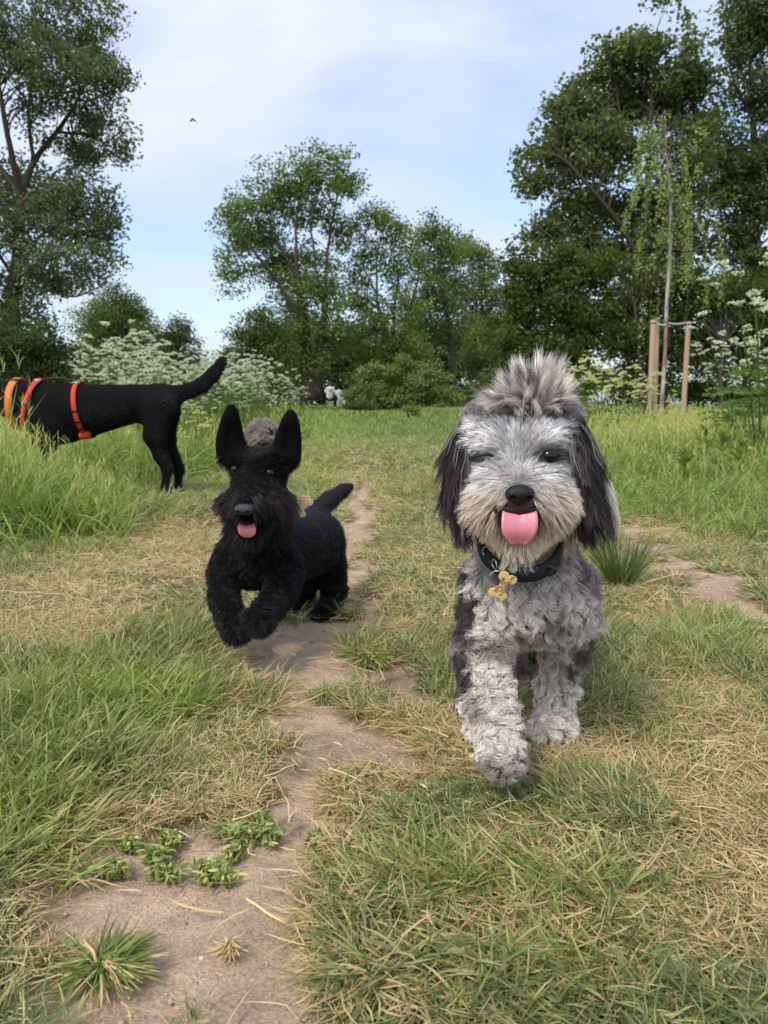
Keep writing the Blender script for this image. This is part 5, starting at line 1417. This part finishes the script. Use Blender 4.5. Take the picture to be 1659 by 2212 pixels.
# ------------------------------------------------------------------ curly dog further back
def curly_dog():
    r = np.random.default_rng(25)
    root = empty('curly_dog', (PZ(570, 3.2, 0)[0], 3.2, 0), label='curly brown grey dog whose head shows between the ears of the terrier', cat='dog')
    h = P(568, 938, 3.0)
    prims = [ell(h, (.050, .052, .048)), cap(h + [0, -.03, -.012], h + [0, -.095, -.034], .030, .022), ell(h + [-.052, .01, -.03], (.014, .024, .042)), ell(h + [.046, .01, -.026], (.012, .020, .034)),
             cap(h + [0, .05, -.02], h + [-.02, .13, -.11], .042, .05), cap(h + [-.04, .14, -.14], h + [-.05, .42, -.14], .060, .058)]
    for sx, y, f in ((-.075, .13, -.05), (-.01, .15, .06), (-.08, .40, .05), (-.02, .42, -.03)):
        a = h + [sx, y, -.13]; prims += chain([[*a, .04], [a[0], a[1] + f, .14, .026], [a[0], a[1] + f * .4, .03, .020]]) + [ell([a[0], a[1] + f * .4 - .015, .02], (.022, .03, .016))]
    prims += chain([[*(h + [-.03, .46, -.10]), .022], [*(h + [-.03, .52, -.07]), .018], [*(h + [-.03, .55, -.04]), .010]])
    V, Q = skin(prims, .010, .012)
    base = np.array((.30, .235, .20))
    body_mesh('body', V, Q, np.tile(base * .5, (len(V), 1)), M_SKIN, root)
    p, nr = roots_on(V, Q, 34000, r)
    st = groom(p, nr, nr + np.array([0, 0, -.3]), r.uniform(.012, .022, len(p)), r, 8, nclump=1200, cl=.8, curl=.004, freq=1.3, jitter=.2)
    c = base * r.uniform(.6, 1.5, (len(p), 1)); u, v = UV(p); top = sstep(940, 918, v)[:, None]
    c = c * (1 - top * .5) + np.array((.42, .38, .36)) * top * .5
    su, sv = UV(st); bad = (((near_uv(su, sv, (551, 935), 6, 5) > .4) | (near_uv(su, sv, (583, 936), 6, 5) > .4) | (near_uv(su, sv, (568, 957), 12, 5) > .4)) & (st[..., 1] < 3.05)).any(1)
    curves_obj('coat', st[~bad], np.full((~bad).sum(), .0007), c[~bad], fur_mat('curly_fur', .6, .2), root)
    for x in (551, 583): sphere_obj('eye', P(x, 935, 2.962), .010, M_EYE, root)
    sphere_obj('nose', P(568, 958, 2.885), (.017, .012, .012), M_NOSE, root)
curly_dog()

# ------------------------------------------------------------------ the big black dog in harness
def big_dog():
    r = np.random.default_rng(35)
    root = empty('black_dog', (PZ(200, 4.2, 0)[0], 4.2, float(hgt(-1.5, 4.2))), label='large smooth black dog in orange harness, seen from the side, cut by the left edge', cat='dog')
    q = lambda u, v, Y, rad: [*P(u, v, Y), rad]
    prims = [ell(P(125, 893, 4.2), (.19, .125, .165)), ell(P(70, 880, 4.2), (.13, .115, .135)), cap(P(185, 886, 4.2), P(295, 870, 4.2), .142, .098), ell(P(338, 880, 4.2), (.115, .105, .125)),
             cap(P(66, 868, 4.2), P(8, 860, 4.2), .112, .092), ell(P(-34, 862, 4.2), (.105, .085, .085)), cap(P(-52, 872, 4.2), P(-98, 886, 4.2), .055, .038),
             ell(P(2, 872, 4.115), (.032, .014, .062), rotm(0, 0, .2)), ell(P(2, 872, 4.285), (.032, .014, .062), rotm(0, 0, .2))]
    prims += chain([q(345, 882, 4.13, .085), q(334, 942, 4.12, .052), q(347, 985, 4.13, .030), q(361, 1012, 4.13, .021), q(355, 1058, 4.13, .018)]) + [ell(P(353, 1066, 4.12), (.040, .028, .018))]
    prims += chain([q(356, 890, 4.28, .080), q(356, 945, 4.29, .046), q(374, 990, 4.29, .028), q(386, 1014, 4.29, .021), q(383, 1056, 4.29, .018)]) + [ell(P(375, 1062, 4.28), (.040, .028, .018))]
    for dY in (-.08, .08):
        prims += chain([q(92, 910, 4.2 + dY, .065), q(98, 965, 4.2 + dY, .042), q(92, 1020, 4.2 + dY, .027), q(88, 1055, 4.2 + dY, .024)]) + [ell(P(82, 1064, 4.19 + dY), (.045, .03, .018))]
    prims += chain([q(352, 852, 4.2, .046), q(385, 850, 4.2, .032), q(410, 844, 4.2, .030), q(436, 832, 4.2, .032), q(460, 808, 4.2, .028), q(478, 782, 4.2, .016), q(485, 771, 4.2, .006)])
    V, Q = skin(prims, .0125, .016)
    n = fbm(V[:, 0] * 9, V[:, 2] * 9, V[:, 1] * 9, seed=3)[:, None]
    body_mesh('body', V, Q, np.array((.0065, .0060, .0068)) * (.8 + .5 * n), M_SKIN, root)
    p, nr = roots_on(V, Q, 60000, r)
    d = np.array([.9, 0, -.30])
    st = groom(p, nr, d, r.uniform(.008, .013, len(p)), r, 4, nclump=0, jitter=.08, lift=.02)
    curves_obj('coat', st, np.full(len(p), .0009), np.array((.0080, .0072, .0080)) * r.uniform(.6, 1.6, (len(p), 1)), fur_mat('smooth_black_fur', .42, .35), root)
    M_OR = plain('orange_webbing', (.60, .045, .018), .7, .35, bump=.5, bscale=260); M_OR2 = plain('orange_collar', (.78, .20, .035), .5, .35, bump=.4, bscale=260)
    M_BL = plain('black_plastic', (.01, .01, .01), .35, .4)
    har = empty('harness'); har.parent = root; har.location = -Vector(root.location); har['label'] = 'bright orange webbing harness'
    def strap(name, top, bot, w, mat, par, off=.006, n=64):
        a, b = P(*top, 4.2), P(*bot, 4.2); c = (a + b) / 2; e1 = unit(a - b)
        pts, d = loop_on(prims, .022, c, e1, (0, -1, 0), off, n, rmax=.3)
        v, q_ = band(pts, d, w, .004, True); g = Geo(); g.add(v, q_)
        return link(name, g.mesh(name, True), mat, par), pts, d
    s1, p1, d1 = strap('girth_strap', (173, 828), (199, 958), .025, M_OR, har)
    s2, p2, d2 = strap('chest_strap', (88, 830), (64, 950), .025, M_OR, har)
    for pts, dd, ix in ((p1, d1, (3, 15, 19, 22)), (p2, d2, (3, 13))):
        for i in ix:
            t = unit(pts[(i + 1) % 64] - pts[i - 1]); v, q_ = band(np.array([pts[i] - t * .006, pts[i] + t * .006]) + dd[i] * .004, [dd[i]] * 2, .034, .003); g = Geo(); g.add(v, q_)
            link('slider', g.mesh('slider'), M_BL if i != 3 else M_METAL, har)
    v, q_ = skin([cap(p1[26] + d1[26] * .004 + [-.012, 0, 0], p1[26] + d1[26] * .004 + [.012, 0, .004], .022)], .004, .003); link('buckle', mesh_np('buckle', v, q_, smooth=True), M_OR, har)
    # belly strap joining both loops below, and back strap above
    for nm, ia, ib in (('belly_strap', 31, 31), ('back_strap', 0, 0)):
        m = spline(np.array([p2[ib], (p2[ib] + p1[ia]) / 2 + d1[ia] * .012, p1[ia]]), 12)
        v, q_ = band(m, [d1[ia]] * 12, .028, .004); g = Geo(); g.add(v, q_); link(nm, g.mesh(nm), M_OR if ia else M_BL, har)
    cc, pc, dc = strap('collar', (42, 826), (42, 906), .038, M_OR2, root, .006)
    v, q_ = band(np.array([pc[i] for i in (4, 5, 6)]) + dc[4:7] * .004, dc[4:7], .042, .003); g = Geo(); g.add(v, q_); link('slider', g.mesh('slider'), M_BL, cc)
    sphere_obj('eye', P(-52, 856, 4.125), .012, M_EYE, root); sphere_obj('eye', P(-52, 856, 4.275), .012, M_EYE, root)
    sphere_obj('nose', P(-118, 884, 4.2), (.018, .024, .018), M_NOSE, root)
big_dog()
# ------------------------------------------------------------------ the two walkers far off
M_CLOTH = vcol('cloth', .9, .1, .2, 40, .004)
def walker(u, v, Y, H, label, lean, shirt, shorts, print_col=None, name='person'):
    sc = H / 1.75
    b = P(u, v, Y); b[2] = hgt(b[0], b[1])
    root = empty(name, b, label=label, cat='person', group='two walkers in white shirts')
    o = lambda x, y, z: b + np.array([x + lean * max(0, z - .9), y, z]) * sc
    skinc = np.array((.50, .30, .21))
    pr = []
    for s in (-1, 1):
        pr += [cap(o(s*.10, 0, .92), o(s*.10, -.02, .50), .08*sc, .055*sc), cap(o(s*.10, -.02, .50), o(s*.11, .03, .08), .052*sc, .035*sc), ell(o(s*.11, .07, .04), (.045*sc, .12*sc, .04*sc))]
        pr += [cap(o(s*.20, 0, 1.40), o(s*.27, -.02, 1.12), .048*sc, .04*sc), cap(o(s*.27, -.02, 1.12), o(s*.25, .10, .86), .038*sc, .028*sc), ell(o(s*.25, .12, .80), (.025*sc, .03*sc, .05*sc))]
    pr += [cap(o(0, 0, .95), o(0, 0, 1.30), .13*sc, .14*sc), cap(o(0, .02, 1.40), o(0, .10, 1.52), .06*sc, .055*sc), ell(o(0, .17, 1.60), (.085*sc, .10*sc, .11*sc))]
    V, Q = skin(pr, .022, .02)
    body_mesh('body', V, Q, np.tile(skinc, (len(V), 1)), M_CLOTH, root)
    V, Q = skin([ell(o(0, .165, 1.64), (.095*sc, .108*sc, .10*sc))], .02, .01, [ell(o(0, .28, 1.56), (.09*sc, .10*sc, .11*sc))])
    link('hair', mesh_np('hair', V, Q, col=np.tile((.10, .06, .035), (len(V), 1)), smooth=True), M_CLOTH, root)
    V, Q = skin([cap(o(0, 0, .84), o(0, 0, 1.34), .20*sc, .20*sc), cap(o(-.17, 0, 1.42), o(.17, 0, 1.42), .08*sc), cap(o(-.2, 0, 1.40), o(-.265, -.02, 1.18), .07*sc, .07*sc), cap(o(.2, 0, 1.40), o(.265, -.02, 1.18), .07*sc, .07*sc)], .022, .025)
    V = (V - o(0, 0, 1.2)) * np.array([1.15, .85, 1]) + o(0, 0, 1.2)
    link('shirt', mesh_np('shirt', V, Q, col=np.tile(shirt, (len(V), 1)), smooth=True), M_CLOTH, root)
    V, Q = skin([cap(o(0, 0, .90), o(0, 0, .98), .17*sc)] + [cap(o(s*.10, 0, .86), o(s*.11, 0, .60), .115*sc, .10*sc) for s in (-1, 1)], .022, .02)
    link('shorts', mesh_np('shorts', V, Q, col=np.tile(shorts, (len(V), 1)), smooth=True), M_CLOTH, root)
    if print_col is not None:
        V, Q = skin([ell(o(.05, -.155, 1.24), (.10*sc, .03*sc, .09*sc))], .012, .01)
        link('shirt_print', mesh_np('shirt_print', V, Q, col=np.tile(print_col, (len(V), 1)), smooth=True), M_CLOTH, root)
walker(713, 892, 52, 1.68, 'left walker in a white shirt with a red print on the back', 0.0, (.86, .88, .95), (.05, .05, .06), (.75, .08, .05))
walker(736, 892, 52, 1.45, 'right walker, smaller, leaning left in a plain white shirt', -.28, (.86, .88, .95), (.55, .58, .65))
# ------------------------------------------------------------------ far odds and ends
def prop(name, geo, mat, label, cat, smooth=False): return tag(link(name, geo.mesh(name, smooth), mat), label, cat)
M_WOOD = vcol('weathered_wood', .9, .2, .6, 14, .02)
a, b_ = P(622, 876, 46), P(655, 874, 46); a[2] = b_[2] = hgt(*a[:2]) + .35
g = Geo(); pp = spline(np.array([[*a, .2], [*((a + b_) / 2 + [0, 0, .03]), .23], [*b_, .19]]), 10); v, q, t = tube_arr(pp[:, :3], pp[:, 3], 10); g.add(v, q, t, (.30, .25, .21)); prop('fallen_log', g, M_WOOD, 'grey fallen log at the foot of the flowering bank', 'log', True)
a = P(801, 790, 60); a[2] = 0; top = P(802, 742, 60)
g = Geo(); g.add(*tube_arr(np.array([a, top]), .035, 8), (.45, .45, .45)); g.add(*tube_arr(np.array([top, top + [0, 0, .18]]), [.10, .07], 8), (.5, .5, .5)); prop('thin_post', g, M_WOOD, 'thin grey post rising over the bramble mound', 'post', True)
a = P(612, 800, 50); bb = a.copy(); bb[2] = 0; g = Geo(); g.add(*tube_arr(np.array([bb, a]), .04, 8), (.12, .12, .12))
V, Q = skin([cap(P(612, 815, 49.9), P(612, 823, 49.9), .16)], .03, .02); V[:, 1] = 49.9 + (V[:, 1] - 49.9) * .12; g.add(V, Q, None, (.45, .55, .85)); prop('sign_post', g, M_WOOD, 'small pale blue round sign on a post left of the walkers', 'sign')
c = P(956, 876, 52); V, Q = skin([ell(c, (.55, .8, .12)), ell(c + [.15, 0, .1], (.3, .5, .1))], .05, .04); g = Geo(); g.add(V, Q, None, (.80, .82, .86)); prop('white_tarp', g, M_CLOTH, 'flat white sheet lying in the grass at the wood edge', 'sheet', True)
# bird
c = P(416, 260, 22)
bd = empty('bird', c, label='small bird gliding alone in the open sky', cat='bird')
s_ = 26 / F
V, Q = skin([ell(c + [0, 0, 3 * s_], (2.5*s_, 4*s_, 2*s_)), cap(c + [0, 0, 3*s_], c + [-4*s_, 0, 7*s_], 1.2*s_, .5*s_)], .010, .01); link('body', mesh_np('body', V, Q, col=np.tile((.8, .78, .74), (len(V), 1)), smooth=True), M_CLOTH, bd)
for s in (-1, 1):
    V, Q = skin([cap(c + [s*1*s_, 0, 1*s_], c + [s*3.4*s_, .03, .2*s_], 1.3*s_, 1.0*s_), cap(c + [s*3.4*s_, .03, .2*s_], c + [s*6.2*s_, .06, -1.4*s_], 1.0*s_, .35*s_)], .008, .008)
    link('wing', mesh_np('wing', V, Q, col=np.tile((.035, .035, .04), (len(V), 1)), smooth=True), M_CLOTH, bd)
# ------------------------------------------------------------------ weeds and tufts on the bare earth
def tuft(u, v, wpx, label, cat='grass tuft', n=170, h=None, dry=.3, name='grass_tuft', blade=.0022, upright=.0, cols=None, group='tufts on the bare path'):
    c = G(u, v); R = wpx / 2 * c[1] / F
    h = h or R * 1.1
    root = empty(name, (c[0], c[1], float(hgt(c[0], c[1]))), label=label, cat=cat, group=group)
    a = RNG.uniform(0, 6.28, n); rr = R * .35 * np.sqrt(RNG.random(n)); x, y = c[0] + np.cos(a) * rr, c[1] + np.sin(a) * rr * .8
    az = a + RNG.normal(0, .5, n); bias = RNG.uniform(-1.2, .4); az = np.where(RNG.random(n) < .45 * (upright < .5), bias + RNG.normal(0, .5, n), az); isd = RNG.random(n) < dry
    L = h * RNG.uniform(.5, 1.15, n); lean = np.where(isd, RNG.uniform(1.0, 1.5, n), RNG.uniform(.1 + .4 * (upright < .5), 1.3 - upright, n)); bend = RNG.uniform(.2, 1.1, n) * (1 - upright * .8)
    k = RNG.random(n)[:, None]
    gc_, bc_ = cols or (C_GREEN * .95, C_BRIGHT * .8)
    c_ = np.where(isd[:, None], (C_STRAW * k + C_TAN * (1 - k)) * 1.0, (gc_ * k + bc_ * (1 - k)) * RNG.uniform(.7, 1.15, n)[:, None])
    v_, q_, t_, cc = blades('', np.stack([x, y, hgt(x, y) - .004], 1), L, blade * RNG.uniform(.6, 1.3, n), az, lean, bend, c_, 5, RNG.normal(0, .3, n))
    g = Geo(); g.add(v_, q_, t_, cc); link('blades', g.mesh('blades'), M_GRASS, root, kind='stuff')
def weed(u, v, wpx, label, n=46, lw=.0036, col=None, name='weed_rosette'):
    n = int(n * 2.2)
    c = G(u, v); R = wpx / 2 * c[1] / F
    wpx *= .9; root = empty(name, (c[0], c[1], float(hgt(c[0], c[1]))), label=label, cat='weed', group='low weeds on the bare path')
    nb = 5; bc = RNG.normal(0, .42, (nb, 2)) * R; bi = RNG.integers(0, nb, n); x, y = c[0] + bc[bi, 0] + RNG.normal(0, R * .2, n), c[1] + bc[bi, 1] + RNG.normal(0, R * .2, n)
    cb = np.array(col if col is not None else C_GREEN * 1.0 + C_YEL * .12)
    c_ = cb * RNG.uniform(.7, 1.4, n)[:, None]; yl = RNG.random(n) < .18; c_[yl] = C_YEL * 1.1
    v_, q_, t_, cc = blades('', np.stack([x, y, hgt(x, y) - .002], 1), R * RNG.uniform(.22, .5, n) + .006, lw * RNG.uniform(.6, 1.3, n), RNG.uniform(0, 6.28, n), RNG.uniform(.6, 1.5, n), RNG.uniform(-.1, .6, n), c_, 4, RNG.normal(0, .4, n))
    g = Geo(); g.add(v_, q_, t_, cc); link('leaves', g.mesh('leaves'), M_GRASS, root, kind='stuff')
for (u, v, w, lab, n) in [(560, 1815, 115, 'broad dark green weed at the far edge of the near bare patch', 120), (508, 1862, 48, 'small weed just above the round one in the middle of the bare patch', 60),
                       (466, 1898, 96, 'round green weed in the middle of the near bare patch', 110), (686, 1828, 60, 'thin weed at the right side of the bare patch', 50), (335, 1892, 100, 'low weed with yellow leaves left of the round weed', 110),
                       (285, 1845, 60, 'yellow green weed highest on the left rim of the bare patch', 60), (232, 1900, 70, 'small leafy weed furthest left on the bare patch', 60), (370, 1838, 50, 'small pale weed near the left rim of the bare patch', 46), (915, 2085, 40, 'tiny weed on the small bare spot at the bottom centre', 40)]:
    weed(u, v, w, lab, n)
tuft(222, 2110, 170, 'big grass tuft with pale roots at the bottom left of the bare patch', n=380, h=.05, dry=.35)
tuft(495, 2070, 60, 'straw coloured dried out tuft low on the bare patch', n=80, dry=.95, h=.018, blade=.002)
tuft(800, 1425, 130, 'rounded green tuft at the right rim of the path below the terrier', n=300, h=.065, dry=.3)
tuft(745, 1335, 130, 'flat dark green tuft behind the rear paw of the terrier', n=240, h=.055, dry=.25)
tuft(1340, 1265, 130, 'upright dark rush-like tuft behind the fluffy dog', n=230, h=.19, dry=.05, upright=.75, blade=.003, cols=(C_GREEN * .75, C_GREEN), group='rush tufts')
tuft(1610, 1435, 150, 'green tuft standing in the right bare track', n=200, h=.09, dry=.25)
tuft(700, 1500, 60, 'sparse tuft in the middle of the path between the dogs', n=60, h=.03, dry=.4)
# leafy thistle-like plants in the right meadow, yellow flowers
def stalk_plant(u, v, Y, H, label):
    b = P(u, v, Y); b[2] = hgt(b[0], b[1])
    root = empty('leafy_plant', b, label=label, cat='plant', group='leafy plants in the right meadow')
    g = Geo(); g.add(*tube_arr(np.array([b, b + [0.01, 0, H]]), [.005, .003], 5), C_GREEN); link('stem', g.mesh('stem'), M_LEAF, root)
    n = 34; f = RNG.uniform(.3, 1, n)
    v_, q_, t_, cc = blades('', np.tile(b, (n, 1)) + np.stack([0*f, 0*f, f * H], 1), .11 * (1.15 - f * .6), np.full(n, .022), np.arange(n) * 2.4, .35 + .8 * (1 - f), RNG.uniform(.3, .9, n), np.tile(C_GREEN * .8 + C_BRIGHT * .3, (n, 1)) * RNG.uniform(.8, 1.2, (n, 1)), 4)
    g = Geo(); g.add(v_, q_, t_, cc); link('leaves', g.mesh('leaves'), M_LEAF, root, kind='stuff')
for (u, Y, H, lab) in [(1558, 4.6, .30, 'tallest leafy plant with star of narrow leaves in the right meadow'), (1598, 4.5, .29, 'leafy plant just right of the tallest one'), (1520, 5.0, .30, 'leafy plant just left of the tallest one'), (1480, 4.4, .22, 'low leafy plant furthest left in the right meadow')]:
    stalk_plant(u, 1000, Y, H, lab)
def flower(u, v, Y, lab, R=.018):
    c = P(u, v, Y); z0 = hgt(c[0], c[1]); root = empty('yellow_flower', (c[0], c[1], float(z0)), label=lab, cat='flower', group='yellow flowers')
    g = Geo(); g.add(*tube_arr(np.array([[c[0], c[1], z0], c]), .002, 4), C_GREEN); link('stem', g.mesh('stem'), M_LEAF, root)
    for k in range(6):
        a = k * math.pi / 3; d = np.array([math.cos(a), math.sin(a), .35])
        V, q_, C = leaves(np.array([c + d * R * .55]), np.array([R * 1.3]), np.array([[.85, .52, .02]]), asp=.8); V[:, 2] = c[2] + (V[:, 2] - c[2]) * .5
        g = Geo(); g.add(V, q_, None, C); link('petal', g.mesh('petal'), M_FLOWER, root)
flower(1620, 968, 4.4, 'yellow flower in the right meadow'); flower(666, 1074, 2.6, 'yellow flower in the grass above the back of the terrier', .008)
# a white feather and flakes
for (u, v, lab, s) in [(919, 1713, 'small white feather lying in dry grass left of the raised paw', .012), (632, 1417, 'small pale leaf lying on the path below the terrier', .011)]:
    c = G(u, v); c[2] = hgt(c[0], c[1]) + .008
    V, Q = skin([ell(c, (s * .5, s * .9, s * .16), rotm(.8, .2, .2)), ell(c + [s * .3, 0, s * .1], (s * .3, s * .4, s * .12))], s * .09, s * .04)
    tag(link('feather' if s > .0115 else 'fallen_leaf', mesh_np('f', V, Q, col=np.tile((.85, .85, .85) if s > .0115 else (.62, .55, .42), (len(V), 1)), smooth=True), M_CLOTH), lab, 'feather' if s > .0115 else 'leaf')
# grit on the bare earth
x, y = scatter(.5, 3.2, 7000); d, dr, lo, br = fields(x, y); k = d > .55; x, y = x[k], y[k]; n = len(x)
oc = np.array([[1,0,0],[0,1,0],[-1,0,0],[0,-1,0],[0,0,1],[0,0,-1]], float); of = np.array([[0,1,4],[1,2,4],[2,3,4],[3,0,4],[1,0,5],[2,1,5],[3,2,5],[0,3,5]])
s = RNG.uniform(.0005, .0017, n) * (1 + 2.2 * (RNG.random(n) < .03))
V = (oc[None] * RNG.uniform(.6, 1.3, (n, 6, 1)) * np.array([1, 1, .6])) * s[:, None, None] + np.stack([x, y, hgt(x, y) - .005], 1)[:, None]
T = (of[None] + np.arange(n)[:, None, None] * 6).reshape(-1, 3)
cc = np.repeat(C_DIRT * RNG.uniform(.5, 1.5, (n, 1)), 6, 0)
g = Geo(); g.add(V.reshape(-1, 3), None, T, cc); link('grit', g.mesh('grit'), vcol('grit', .9, .2), kind='stuff', label='small stones and crumbs on the bare path')
